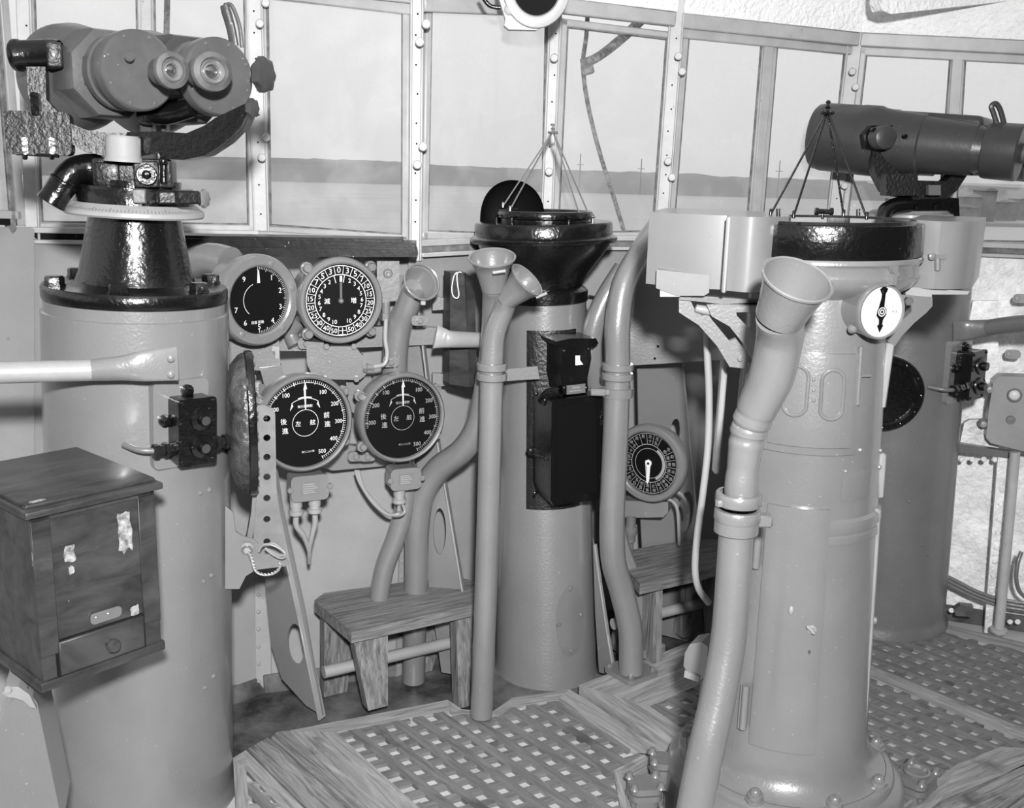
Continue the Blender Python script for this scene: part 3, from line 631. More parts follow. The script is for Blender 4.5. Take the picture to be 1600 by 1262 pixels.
# --- turret of the left binoculars
def knob(mb, M, r, h, n=8):
    vs = []; prof = [(0, h), (.75, h), (1, h*.8), (1, h*.25), (.8, 0), (0, 0)]; seg = n*4; fs = []
    for q, z in prof:
        for i in range(seg):
            a = 2*math.pi*i/seg; rr = r*q*(1+.09*math.cos(n*a)); vs.append((rr*math.cos(a), rr*math.sin(a), z))
    for j in range(len(prof)-1):
        for i in range(seg): k = (i+1) % seg; fs.append((j*seg+i, j*seg+k, (j+1)*seg+k, (j+1)*seg+i))
    mb.add(vs, fs, M)
def bino_left():
    Y = LY; c = PY(213, 240, Y)
    T = Thing('mounted_binoculars', 'big grey twin-barrel binoculars in a black cast yoke at upper left', 'binoculars', PY(213, 316, Y))
    s = mpx(c); M = ML
    # turret body
    mb = MB(); z = lambda y: zfy(213, y, Y)
    mb.lathe([(.02, z(317)), (.128, z(317)), (.128, z(300)), (.124, z(296)), (.124, z(290)), (.10, z(288)), (.10, z(280)), (0, z(280))], M, 60); o = mb.build('turret', BLACK, T)
    mb = MB(); f = face_frame(PY(208, 270, Y-.06), 14)
    mb.box((.165, .062, .14), f, .008, 2, (0, 0, -.05)); mb.build('gear_housing', BLACKR, T)
    mb = MB(); f = face_frame(PY(170, 272, Y-.075), 12); mb.box((.05, .05, .05), f, .006, 2); mb.build('housing_cover', BLACKR, T)
    mb = MB(); f = face_frame(PY(229, 272, Y-.075), 18)
    mb.box((.052, .056, .05), f, .005, 2); mb.build('worm_box', BLACKR, T)
    mb = MB(); f = face_frame(PY(229, 273, Y-.105), 18)
    mb.lathe([(0, .022), (.005, .021), (.008, .014), (.010, .006), (.016, .006), (.017, .010), (.020, .010), (.022, .004), (.022, -.01)], f, 24); mb.build('sight_boss', BLACK, T)
    mb = MB(); f = face_frame(PY(258, 268, Y-.07), 20)
    mb.tube([PY(256, 258, Y-.09), PY(256, 285, Y-.09)], .008, 10, 0); mb.sphere(.010, Matrix.Translation(PY(255, 252, Y-.09)), 10); mb.build('pin', BLACK, T)
    mb = MB(); f = face_frame(PY(219, 306, Y-.128), 5); mb.box((.028, .030, .02), f, .003, 1); mb.build('worn_lug', STEEL, T, label='bright worn lug')
    for x, w_ in ((196, .025), (262, .045), (290, .05)):
        mb = MB(); f = face_frame(PY(x, 308, Y-.10), (x-213)*.5); mb.box((w_, .028, .05), f, .004, 1); mb.build('clamp_block', BLACKR, T)
    # elbow pipe to the left
    mb = MB(); mb.tube([PY(160, 264, Y-.05), PY(135, 263, Y-.06), PY(112, 270, Y-.08), PY(98, 287, Y-.09)], [.031, .031, .030, .029], 20, 8); mb.build('elbow_pipe', BLACK, T)
    e0 = PY(102, 282, Y-.09); e1 = PY(79, 317, Y-.10); f = dir_frame(e0, e1-e0); L = (e1-e0).length
    mb = MB(); mb.lathe([(.026, .0), (.031, 0), (.034, .002), (.034, .006), (.030, .008), (.029, L-.012), (.031, L-.004), (.031, L), (.025, L), (.024, .02)], f, 24); mb.build('pipe_mouth', BLACK, T)
    # clamp knob right
    mb = MB(); mb.tube([PY(302, 309, Y-.05), PY(316, 309, Y-.05)], .006, 10, 0); mb.build('knob_stem', STEEL, T)
    mb = MB(); knob(mb, dir_frame(PY(314, 310, Y-.05), (1, -.3, 0)), .019, .014); mb.build('clamp_knob', GREYM, T)
    # pivot
    mb = MB(); fz = M.copy(); mb.lathe([(0, z(252)), (.040, z(252)), (.037, z(244)), (.036, z(243)), (.036, z(217)), (.032, z(213)), (0, z(213))], Matrix.Translation((PY(222, 240, Y).x-PY(213, 240, Y).x, -.10, 0)) @ M, 32)
    mb.build('pivot', GREYL, T, label='pale painted pivot stub')
    # yoke arms in a tilted plane
    fy = face_frame(PY(150, 200, Y-.10), 16, 2)
    lp = [(41, 104), (71, 104), (72, 155), (90, 175), (108, 192), (135, 203), (165, 207), (197, 208), (198, 243), (160, 243), (130, 236), (105, 220), (88, 205), (62, 178), (44, 150)]
    mb = MB(); mb.prism(FPS(lp, fy), -.05, 0, fy, .007, 2); mb.build('yoke_arm', BLACKR, T)
    fy = face_frame(PY(300, 220, Y-.10), -6)
    rp = [(197, 206), (250, 205), (290, 208), (318, 196), (335, 184), (385, 160), (384, 178), (376, 196), (350, 222), (318, 243), (285, 250), (250, 248), (246, 236), (197, 244)]
    mb = MB(); mb.prism(FPS(rp, fy), -.06, -.004, fy, .008, 2); mb.build('yoke_arm', BLACK, T)
    # left trunnion
    a = PY(21, 87, Y-.1); b = PY(80, 84, Y-.1); f = dir_frame(a, b-a)
    mb = MB(); mb.lathe([(0, 0), (.030, 0), (.033, .004), (.033, .014), (.030, .018), (.030, .075), (.029, .09), (.026, .1)], f, 28); mb.build('trunnion', BLACK, T)
    mb = MB(); f = face_frame(PY(86, 103, Y-.12), 25); mb.box((.030, .05, .07), f, .005, 2, (0, .02, 0)); mb.build('trunnion_block', BLACKR, T)
    # hanging cover box
    f = face_frame(PY(59, 208, Y-.14), 12, 2)
    mb = MB(); mb.prism(rrect(.128, .088, .012), -.04, 0, f, .004, 2); o = mb.build('cover_box', BLACKR, T)
    for x in (39, 81):
        mb = MB(); ff = face_frame(PY(x, 228, Y-.146), 25); mb.prism(rrect(.011, .034, .004), -.002, .008, ff, .002, 1); mb.tube([PY(x, 238, Y-.15), PY(x, 247, Y-.14)], .0055, 8, 0); mb.build('clip', BLACK, T, parent=o)
    mb = MB(); mb.tube([PY(26, 240, Y-.14), PY(92, 244, Y-.14)], .0035, 8, 0); mb.build('hinge_rod', BLACK, T, parent=o)
    mb = MB(); ff = face_frame(PY(56, 162, Y-.145), 8); mb.prism(rrect(.016, .045, .005), -.01, .008, ff, .002, 1); mb.build('catch', BLACK, T, parent=o)
    # barrels
    az = 46; ax = V((-math.sin(R(az)), math.cos(R(az)), 0)); ax.z = -.01; ax.normalize()
    cL = PY(218, 110, Y-.16); cR = cL+V((math.cos(R(az)), math.sin(R(az)), 0))*.235
    # nudge right disc onto its sight line
    cR = PY(343, 120, Y-.16+.235*math.sin(R(az))*.55)
    def barrel(c, k, rD, label=None):
        f = dir_frame(c, ax)   # local z runs away to the objective
        mb = MB(); mb.lathe([(0, -.004), (rD-.004, -.004), (rD, 0), (rD+.001, .004), (rD+.001, .032), (rD-.004, .034)], f, 48); dm = mb.build('eyepiece_drum', BINO, T)
        mb = MB(); mb.lathe([(rD-.006, .030), (rD-.006, .065), (rD-.002, .070), (rD-.002, .088), (rD-.010, .092), (rD-.012, .135), (rD-.006, .15), (rD+.004, .19), (rD+.024, .235), (rD+.036, .29), (rD+.038, .33), (rD+.032, .35), (rD+.014, .352), (rD+.012, .30)], f, 48); mb.build('barrel', BINO, T)
        mb = MB(); mb.lathe([(0, .335), (rD+.01, .33)], f, 32); mb.build('objective_lens', LENS, T)
        mb = MB()
        for q in range(8):
            a = q*math.pi/4+.35; P = f @ V(((rD-.010)*math.cos(a), (rD-.010)*math.sin(a), -.004)); mb.lathe([(0, .002), (.003, .0018), (.0042, 0)], dir_frame(P, -ax), 10)
        mb.build('cover_screws', STEEL, T, parent=dm, kind='stuff')
        return f
    rL = 61*mpx(cL); fL = barrel(cL, 1, rL); fR = barrel(cR, 1, 59*mpx(cR))
    # prismatic casting round the left barrel and the bridge between the barrels
    mid = (cL+cR)/2+ax*.12
    mb = MB(); f = dir_frame(mid, ax); mb.box((.21, .085, .20), f, .02, 3, (0, -.005, 0)); mb.build('bridge', BINOD, T)
    mb = MB(); f = dir_frame(cL+ax*.17, ax)
    mb.lathe([(.070, -.055), (.092, -.05), (.096, -.04), (.098, .04), (.093, .048), (.07, .05)], f @ Matrix.Rotation(R(22.5), 4, 'Z'), 8); mb.build('octagonal_clamp', BINO, T, sharp=20)
    mb = MB(); f = dir_frame(cR+ax*.17, ax)
    mb.lathe([(.070, -.055), (.096, -.05), (.100, -.04), (.102, .05), (.097, .058), (.07, .06)], f @ Matrix.Rotation(R(22.5), 4, 'Z'), 8); mb.build('octagonal_clamp', BINOD, T, sharp=20)
    # eyepieces
    for x, y, rr, Yo, ov in ((267, 110, 29, 0, 1.0), (330, 112, 31, .03, 1.13)):
        c0 = PY(x, y, Y-.215+Yo); s_ = mpx(c0); f = dir_frame(c0, -ax) @ Matrix.Diagonal((ov, 1, 1, 1))
        r0 = rr*s_
        mb = MB(); mb.lathe([(r0*.55, -.05), (r0*.72, -.045), (r0*.80, -.01), (r0*.98, -.004), (r0, .002), (r0*.95, .008), (r0*.7, .012), (r0*.62, .008), (r0*.55, .002)], f, 36); o = mb.build('eyecup', RUBBER, T)
        mb = MB(); mb.lathe([(r0*.62, .004), (r0*.56, .009), (r0*.50, .005), (r0*.42, .002), (r0*.36, .005), (r0*.32, .000)], f, 32); mb.build('eyepiece_ring', GREYM, T, parent=o)
        mb = MB(); mb.lathe([(r0*.34, -.001), (r0*.2, .002), (0, .004)], f, 24); mb.build('eye_lens', LENS, T, parent=o)
    # diopter boss, focus knobs
    mb = MB(); mb.lathe([(0, .004), (.009, .004), (.011, 0)], dir_frame(PY(202, 88, Y-.2), -ax), 16); mb.build('filler_plug', BINO, T)
    mb = MB(); mb.tube([PY(394, 115, Y-.1), PY(408, 116, Y-.11)], .008, 12, 0); mb.build('knob_stem', GREYM, T)
    mb = MB(); knob(mb, dir_frame(PY(403, 117, Y-.11), (1, -.35, 0)), .034, .026, 7); mb.build('focus_knob', BINOD, T)
    mb = MB(); mb.tube([PY(383, 170, Y-.1), PY(392, 169, Y-.11)], .006, 12, 0); knob(mb, dir_frame(PY(389, 169, Y-.11), (1, -.35, 0)), .019, .016, 7); mb.build('filter_knob', BINOD, T)
    # strap of the headrest standing up behind
    mb = MB(); mb.tube([PY(366, 72, Y), PY(361, 45, Y), PY(354, 20, Y), PY(350, 8, Y)], [(.010, .005), (.010, .005), (.011, .005), (.009, .005)], 8, 5, flat=(1, 0, 0)); mb.build('headrest_arm', BINOD, T)
    mb = MB(); mb.tube([PY(378, 74, Y+.01), PY(374, 40, Y+.01), PY(362, 9, Y+.01), PY(351, 8, Y)], .0045, 8, 5); mb.build('headrest_bar', BINO, T)
    # bracket under the bridge
    for x in (231, 258):
        mb = MB(); f = face_frame(PY(x, 196, Y+.02), 0); mb.box(((20 if x < 240 else 9)*mpx(c), .05, .03), f, .003, 1); mb.build('bridge_leg', BINOD, T)
    mb = MB(); mb.tube([PY(300, 168, Y-.08), PY(262, 178, Y-.06), PY(225, 180, Y-.02)], [.02, .022, .02], 14, 5); mb.build('elevation_arm', BLACK, T)
bino_left()
# --- brace tube with flattened end
T = Thing('brace_tube', 'pale tube with flattened grey end bolted across the left pedestal', 'brace', PY(60, 580, 2.12))
mb = MB(); mb.tube([PY(-140, 586, 1.95), PY(0, 582, 2.02), PY(144, 578, 2.09)], .0222, 20, 4); mb.build('tube', GREYL, T)
P0 = PY(144, 578, 2.09); P1 = PY(190, 575, 2.095); P2 = PY(225, 572, 2.10); P3 = PY(277, 568, 2.135)
mb = MB(); mb.tube([P0, P1, P2, P3], [(.0222, .0222), (.026, .018), (.032, .009), (.036, .0055)], 20, 6, flat=(0, 0, 1)); mb.build('flattened_end', GREY, T)
mb = MB()
for x, y in ((267, 560), (267, 585)): mb.lathe([(0, .003), (.006, .002), (.008, 0)], face_frame(PY(x, y, 2.112), 25), 12)
mb.build('rivets', GREY, T, kind='stuff')
def push_box(label, M, sc=1.0, pad=True, gland=1):
    """black cast push-button box, M: face frame of mounting pad"""
    T = Thing('push_button_box', label, 'switch box', M.translation)
    f = M
    if pad:
        mb = MB(); mb.prism(rrect(.128*sc, .195*sc, .012*sc), -.035*sc, .004*sc, f, .004, 2); mb.build('mounting_pad', GREY, T)
    g = f @ Matrix.Translation((.012*sc, -.008*sc, 0))
    mb = MB(); mb.prism(rrect(.085*sc, .145*sc, .008*sc), 0, .050*sc, g, .003, 2); mb.build('case', BLACK, T)
    mb = MB(); mb.prism(rrect(.089*sc, .149*sc, .008*sc), .046*sc, .056*sc, g, .002, 1); cvr = mb.build('cover', BLACK, T)
    for y in (.028, -.034):
        mb = MB(); h = g @ Matrix.Translation((.008*sc, y*sc, .056*sc)); mb.lathe([(.027*sc, 0), (.025*sc, .005*sc), (.014*sc, .008*sc), (.014*sc, .016*sc), (.0125*sc, .022*sc), (0, .022*sc)], h, 28); pb = mb.build('push_button', BLACK, T)
        mb = MB(); mb.lathe([(.010*sc, .020*sc), (.010*sc, .0225*sc), (0, .0228*sc)], h, 20); mb.build('button_face', BINOD, T, parent=pb)
    mb = MB()
    for x, y in ((-.036, .066), (.036, .066), (-.036, -.066), (.036, -.066), (.038, .02), (.038, -.02), (-.038, .02), (-.038, -.02)): screw(mb, g @ Matrix.Translation((x*sc, y*sc, .056*sc)), .005*sc, .004*sc)
    mb.build('cover_screws', BLACK, T, parent=cvr, kind='stuff')
    for x, y in ((.0, .082), (-.052, .02), (0, -.078)):
        mb = MB(); h = g @ Matrix.Translation((x*sc, y*sc, .0)); mb.lathe([(.014*sc, 0), (.014*sc, .012*sc), (.009*sc, .014*sc), (.007*sc, .022*sc), (0, .022*sc)], h, 12); mb.build('fixing_lug', BLACK, T)
    for s in (-1, 1):
        mb = MB(); h = g @ Matrix.Translation((s*.042*sc, -.040*sc, .026*sc)) @ Matrix.Rotation(R(90*s), 4, 'Y')
        mb.lathe([(.014*sc, 0), (.014*sc, .012*sc), (.018*sc, .013*sc), (.018*sc, .022*sc), (.014*sc, .023*sc), (.014*sc, .034*sc), (.017*sc, .035*sc), (.017*sc, .045*sc), (.008*sc, .046*sc), (0, .046*sc)], h, 6); mb.build('cable_gland', BLACK, T)
    p = g @ V((-.085*sc, -.038*sc, .026*sc)); q = g @ V((-.112*sc, -.036*sc, .012*sc)); r_ = g @ V((-.128*sc, -.032*sc, -.03*sc))
    mb = MB(); mb.tube([p, q, r_], .0065*sc, 10, 4); mb.build('cable_stub', GREYD, T)
    return T
zz = zfy(277, 665, LY-.2); push_box('glossy black twin push-button box on the left pedestal column', azframe(ML, radL(zz)+.006, 44, zz), 1.0)
# --- far right pedestal and binoculars
RA, RB, RY = (1369, 985), (1412, 450), 3.42
RZt = zfy(1418, 352, RY)
TR, MR, radR = pedestal('tall dark grey column carrying the right binoculars, behind the right compass', RA, RB, RY, -.005, RZt-.03, .219, .205, GREYD, (.13, .10, RZt+.03), (.135, .12, RZt+.03, RZt+.05), 20,
    rivets=[(14, zfy(1414, 849, 3.22)), (20, zfy(1422, 866, 3.22)), (-2, zfy(1390, 780, 3.22))])
def bino_right():
    Y = RY; c = PY(1400, 215, Y); s = mpx(c)
    T = Thing('mounted_binoculars', 'dark grey barrel binoculars seen from the side at upper right', 'binoculars', PY(1440, 345, Y))
    A = PY(1276, 213, Y+.12); B = PY(1545, 235, Y-.18); d = (B-A).normalized(); L = (B-A).length; side = V((d.y, -d.x, 0)).normalized()
    if side.y > 0: side = -side
    for k, off in enumerate((0, -.20)):
        f = dir_frame(A+side*off, d)
        mb = MB(); mb.lathe([(.085, .02), (.088, .0), (.095, -.004), (.103, .004), (.108, .03), (.108, .14), (.110, .15), (.110, .20), (.104, .215), (.098, .26), (.094, .34), (.088, .345), (.078, .50), (.070, L-.09), (.072, L-.08), (.072, L-.03), (.066, L-.02), (.066, L+.03)], f, 44); mb.build('barrel', BINOD, T)
        mb = MB(); mb.lathe([(0, .012), (.087, .010)], f, 32); mb.build('objective_lens', LENS, T)
        mb = MB(); mb.lathe([(.06, L-.01), (.082, L-.008), (.084, L), (.084, L+.085), (.080, L+.09), (0, L+.092)], f, 40); mb.build('eyepiece_drum', BINOD, T)
        mb = MB(); g = f @ Matrix.Translation((0, 0, L+.09)); mb.lathe([(.03, 0), (.03, .03), (.036, .034), (.036, .06), (.02, .064), (0, .05)], g @ Matrix.Translation((.03, 0, 0)), 24); mb.build('eyecup', RUBBER, T)
    mb = MB(); M = Matrix((d, V((0, 0, 1)).cross(d).normalized()*-1, V((0, 0, 1)))).transposed().to_4x4(); M.translation = A+d*.33-side*.10+V((0, 0, .075))
    mb.box((.36, .2, .05), M, .02, 3); mb.build('bridge', BINOD, T)
    # side trunnion knob
    k = PY(1378, 215, Y-.13); f = dir_frame(k, (.12, -1, 0))
    mb = MB(); mb.lathe([(0, .03), (.030, .03), (.034, .027), (.036, .022), (.036, -.02), (.03, -.022), (.03, -.05)], f, 32); mb.build('trunnion_cap', BINOD, T)
    mb = MB(); g = face_frame(PY(1389, 216, Y-.10), 5); mb.prism(FPS([(1349, 210), (1362, 196), (1395, 196), (1418, 208), (1418, 222), (1406, 232), (1375, 238), (1352, 232)], g), -.03, 0, g, .006, 2); mb.build('trunnion_bracket', BLACK, T)
    for x in (1363, 1412):
        mb = MB(); hexbolt(mb, face_frame(PY(x, 203 if x < 1400 else 213, Y-.13), 5), .008, .015); mb.build('bracket_bolt', BLACK, T)
    # yoke
    g = face_frame(PY(1440, 280, Y-.08), 5)
    mb = MB(); mb.prism(FPS([(1364, 230), (1408, 225), (1402, 258), (1404, 280), (1440, 282), (1478, 283), (1500, 262), (1512, 250), (1530, 252), (1515, 268), (1495, 298), (1478, 310), (1430, 312), (1395, 306), (1383, 300), (1370, 275), (1363, 250)], g), -.05, 0, g, .008, 2); mb.build('yoke', BLACKR, T)
    mb = MB(); g = face_frame(PY(1409, 288, Y-.14), 3); mb.prism(FPS([(1384, 272), (1434, 270), (1435, 305), (1385, 306)], g), -.05, 0, g, .005, 2); mb.build('cover_box', BLACKR, T)
    mb = MB(); g = face_frame(PY(1460, 296, Y-.132), 3); mb.prism(FPS([(1451, 289), (1470, 289), (1470, 305), (1451, 305)], g), -.02, 0, g, .002, 1); mb.build('grey_plate', GREYD, T)
    mb = MB(); g = face_frame(PY(1450, 325, Y-.05), 0); mb.prism(FPS([(1400, 311), (1494, 309), (1496, 346), (1400, 346)], g), -.10, .02, g, .01, 2); mb.build('turret', BLACK, T)
    for x, y in ((1432, 325), (1462, 323), (1487, 328)):
        mb = MB(); mb.lathe([(0, .015), (.01, .014), (.012, .008), (.014, 0)], face_frame(PY(x, y, Y-.07), 0), 14); mb.build('boss', BLACK, T)
    mb = MB(); mb.tube([PY(1420, 320, Y-.10), PY(1398, 322, Y-.11), PY(1383, 332, Y-.12), PY(1378, 352, Y-.13)], .026, 16, 6); mb.build('elbow_pipe', BLACK, T)
    mb = MB(); mb.tube([PY(1560, 200, Y-.2), PY(1552, 176, Y-.2), PY(1549, 166, Y-.2), PY(1556, 162, Y-.2), PY(1563, 172, Y-.2), PY(1570, 198, Y-.2)], (.008), 8, 5); mb.build('headrest_loop', BINOD, T)
bino_right()
# side porthole and right switch box
f = azframe(MR, radR(.75)+.0, -8, 0)
P = PY(1382, 614, 3.22); T = Thing('round_hatch', 'dark round riveted glazed hatch on the right pedestal column', 'hatch', P)
f = face_frame(P, -4); mb = MB(); mb.lathe([(.090, -.05), (.121, -.05), (.121, .012), (.117, .018), (.100, .018), (.095, .012), (.095, .0)], f, 48); mb.build('rim', BLACK, T)
mb = MB(); mb.lathe([(.096, .006), (.05, .009), (0, .010)], f, 32); mb.build('glass', BLACK, T)
mb = MB()
for k in range(12): mb.sphere(.006, f @ Matrix.Translation((.108*math.cos(k*.5236), .108*math.sin(k*.5236), .018)), 8)
mb.build('rivets', BLACK, T, kind='stuff')
zz = zfy(1500, 575, RY-.1); push_box('black twin push-button box on the right pedestal column', azframe(MR, radR(zz)+.002, 40, zz), 1.05)
T = Thing('brace_tube', 'dark grey tube with flattened end bolted across the right pedestal', 'brace', PY(1560, 510, 3.15))
mb = MB(); mb.tube([PY(1545, 512, 3.2), PY(1600, 505, 3.1), PY(1800, 490, 2.75)], .026, 18, 4); mb.build('tube', GREYD, T)
mb = MB(); mb.tube([PY(1489, 518, 3.22), PY(1510, 516, 3.22), PY(1547, 512, 3.2)], [(.030, .005), (.032, .008), (.026, .026)], 18, 6, flat=(0, 0, 1)); mb.build('flattened_end', GREYD, T)
# ================================================================== WOODEN LOCKER AT LEFT
def locker():
    N = PY(45, 808, 1.72); Rr = PY(240, 777, 1.90); d = (Rr-N); d.z = 0; W = d.length; d.normalize(); b = V((-d.y, d.x, 0))
    z0 = zfy(52, 1068, 1.72); z1 = N.z; D = .30; H = z1-z0
    M = Matrix((d, b, V((0, 0, 1)))).transposed().to_4x4(); M.translation = V((N.x, N.y, z0))
    T = Thing('wooden_locker', 'dark varnished wooden locker with flaked white paint and one small drawer', 'cabinet', M @ V((W/2, D/2, 0)))
    mb = MB(); mb.box((W, D, H), M, .002, 1, (W/2, D/2, H/2), grain=True); mb.build('body', WOODD, T)
    for x0, x1, y0, y1, nm in ((0, .035, .05, H, 'corner_stile'), (W-.035, W, .05, H, 'corner_stile'), (0, W, H-.012, H, 'top_rail')):
        mb = MB(); mb.box((x1-x0, .004, y1-y0), M, .0012, 1, ((x0+x1)/2, -.0015, (y0+y1)/2), grain=True); mb.build(nm, WOODD, T)
    mb = MB(); mb.box((W+.012, D+.012, .020), M, .004, 2, (W/2, D/2, -.006), grain=True); mb.build('base_moulding', WOODD, T)
    dr_h = .066; mb = MB(); mb.box((W-.07, .010, dr_h), M, .002, 1, (W/2-.003, -.003, .006+dr_h/2), grain=True); dr = mb.build('drawer', WOODD, T)
    mb = MB(); mb.box((W-.062, .004, dr_h+.006), M, .0, 1, (W/2-.003, -.0005, .006+dr_h/2)); mb.build('drawer_gap', WOODX, T)
    mb = MB(); f = M @ Matrix.Translation((W*.53, -.008, .040)) @ Matrix.Rotation(R(90), 4, 'X')
    mb.lathe([(.008, 0), (.006, .006), (.007, .010), (.0125, .014), (.0135, .019), (.010, .025), (0, .027)], f, 24); mb.build('knob', WOODD, T, parent=dr)
    mb = MB(); f = M @ Matrix.Translation((W*.53, -.003, .095)) @ Matrix.Rotation(R(90), 4, 'X')
    mb.prism(rrect(.062, .022, .009), 0, .002, f, .0008, 1); o = mb.build('keyhole_plate', STEEL, T)
    mb = MB(); 
    for x in (-.018, .006): mb.cyl(.004, .002, .004, f @ Matrix.Translation((x, 0, 0)), 10)
    mb.build('plate_screws', STEEL, T, parent=o, kind='stuff')
    # lid
    mb = MB(); mb.box((W+.026, D+.03, .014), M, .004, 2, (W/2, D/2-.002, H+.007), grain=True); lid = mb.build('lid', WOODD, T)
    mb = MB(); mb.box((W+.010, D+.01, .008), M, .003, 2, (W/2, D/2+.004, H+.018), grain=True); mb.build('lid_panel', WOODD, T)
    mb = MB(); mb.box((W+.012, .012, .006), M, .002, 1, (W/2, .006, H+.017), grain=True); mb.build('lid_bead', WOODD, T)
    # patches of old white paint: irregular thin flakes lying on the wood
    def flake(x, z, w_, h_, seed, n=22, face=0):
        rn = random.Random(seed); pts = []
        for i in range(n):
            a = 2*math.pi*i/n; q = 1-.32*rn.random(); sx = abs(math.cos(a))**.55*math.copysign(1, math.cos(a)); sy = abs(math.sin(a))**.55*math.copysign(1, math.sin(a)); pts.append((sx*w_/2*q, sy*h_/2*q))
        mb = MB(); f = M @ (Matrix.Translation((x, -.0005, z)) @ Matrix.Rotation(R(90), 4, 'X') if face == 0 else Matrix.Translation((x, z, H+.0222)))
        mb.prism(pts, 0, .0009, f); mb.build('paint_flake', CHIP, T, smooth=False)
    flake(W*.735, H*.775, .032, .095, 1); flake(W*.28, H*.73, .024, .040, 2); flake(W*.285, H*.63, .012, .018, 3); flake(W*.012, H*.76, .008, .035, 4)
    flake(W*.78, dr_h*1.28, .022, .024, 6)
    flake(W*.09, .012, .032, .012, 8, face=1)
locker()
# tapered fairing standing under the locker
g = face_frame(PY(40, 1150, 1.80), 18)
T = Thing('locker_stand', 'tapered grey metal stand with a scrolled top under the wooden locker', 'stand', PY(40, 1300, 1.8))
mb = MB(); mb.prism(FPS([(42, 1075), (58, 1098), (98, 1290), (0, 1300), (-50, 1290), (-30, 1200), (0, 1125), (26, 1085)], g), -.16, 0, g, .02, 3); mb.build('body', GREY, T)
mb = MB(); mb.prism(FPS([(10, 1068), (30, 1068), (47, 1080), (58, 1102), (48, 1100), (38, 1090), (22, 1085), (14, 1084), (5, 1078)], g), -.15, .012, g, .004, 2); mb.build('scroll', GREYL, T)
mb = MB(); mb.lathe([(0, .004), (.006, .004), (.008, 0)], g @ Matrix.Translation((*FP(14, 1072, g), .014)), 16); mb.build('scroll_pin', GREYL, T)
# ================================================================== PADDED COVER, PERFORATED BRACKET
P = PY(382, 662, 2.36)
T = Thing('padded_hatch_cover', 'worn dark leather oval pad with a studded rim hanging beside the left pedestal', 'cover', P)
n = V((-.95, -.31, 0)).normalized(); f = dir_frame(P, n)
f2 = f @ Matrix.Diagonal((.105/.17, 1, 1, 1))
mb = MB(); mb.lathe([(0, .042), (.06, .041), (.11, .036), (.145, .026), (.164, .010), (.169, 0), (.168, -.004), (0, -.004)], f2, 44); mb.build('pad', LEATH, T)
mb = MB(); mb.lathe([(.150, -.022), (.172, -.022), (.174, -.018), (.174, -.006), (.170, -.003), (.15, -.003)], f2, 44); mb.build('rim', BLACK, T)
mb = MB(); mb.lathe([(0, -.016), (.155, -.016)], f2, 44); mb.build('backing', LEATH, T)
for k in range(22):
    a = k*2*math.pi/22; Pq = f @ V((.105*1.0*math.cos(a)*1.03, .175*math.sin(a), -.012)); nq = (Pq-P).normalized()
    mb = MB(); mb.lathe([(0, .004), (.005, .003), (.0065, 0)], dir_frame(f @ V((.105*math.cos(a)*.96, .163*math.sin(a), -.022)), -n), 12); mb.build('stud', STEEL if k % 3 == 0 else LEATH, T)
T = Thing('perforated_bracket', 'pale steel bracket strap with a column of round holes, behind the leather pad', 'bracket', PY(410, 900, 2.42))
g = face_frame(PY(412, 760, 2.40), 18)
out = [(399, 640), (403, 633), (412, 632), (424, 637), (430, 646), (431, 700), (432, 760), (437, 800), (447, 860), (446, 872), (400, 886), (376, 880), (370, 872), (388, 862), (396, 840), (399, 800), (402, 760), (404, 730), (400, 690)]
holes = []
for y in (654, 684, 714, 745, 778, 811, 846):
    c = FP(417, y, g); holes.append([(c[0]+.0085*math.cos(k*math.pi/8), c[1]+.0085*math.sin(k*math.pi/8)) for k in range(16)])
mb = MB(); plate_holes(mb, FPS(out, g), holes, -.006, 0, g); mb.build('strap', mat('scuffed_grey_strap', .17, .42, noise_amt=.15, nscale=20, bump=.3), T, sharp=30)
mb = MB(); g2 = face_frame(PY(388, 815, 2.39), -40); mb.prism(FPS([(398, 730), (404, 735), (402, 810), (392, 850), (376, 874), (372, 868), (386, 840), (393, 800)], g), -.03, -.004, g, .002, 1); mb.build('flange', GREY, T)
T = Thing('pedestal_bracket', 'grey bracket plate with eye bolt welded to the left pedestal', 'bracket', PY(365, 900, 2.36))
g = face_frame(PY(390, 860, 2.34), 12)
mb = MB(); mb.prism(FPS([(352, 790), (364, 800), (368, 830), (380, 838), (396, 842), (404, 850), (406, 866), (442, 866), (452, 880), (450, 884), (400, 890), (384, 900), (374, 920), (352, 920)], g), -.006, 0, g, .002, 1); mb.build('plate', GREY, T)
mb = MB(); c = PY(386, 857, 2.33); mb.lathe([(0, .003), (.013, .003), (.015, 0)], face_frame(c, 12), 18); o = mb.build('washer', GREYL, T)
mb = MB(); ff = face_frame(c, 12); mb.tube([ff @ V((.010*math.cos(a), .010*math.sin(a), .006+.004*math.sin(a))) for a in [k*math.pi/6 for k in range(13)]], .0028, 8, 2); mb.build('eye_ring', STEEL, T)
T = Thing('twisted_wire_lashing', 'rusty twisted wire chain looped from the eye bolt to the bracket strap', 'wire', PY(400, 895, 2.3))
base = [(389, 862), (394, 873), (397, 885), (402, 893), (412, 897), (424, 896), (434, 890), (438, 880)]
Pb = [PY(x, y, 2.30) for x, y in base]; Pc, _ = catmull(Pb, [0]*len(Pb), 8)
for s_ in (0, math.pi):
    mb = MB(); mb.tube([p+V((math.cos(i*.9+s_)*.0028, 0, math.sin(i*.9+s_)*.0028)) for i, p in enumerate(Pc)], .0020, 6, 0); mb.build('strand', WIRE, T)
base = [(404, 862), (410, 852), (420, 850), (434, 855), (446, 864), (438, 868), (424, 862), (414, 856), (426, 866), (440, 872), (446, 866), (430, 850), (416, 850)]
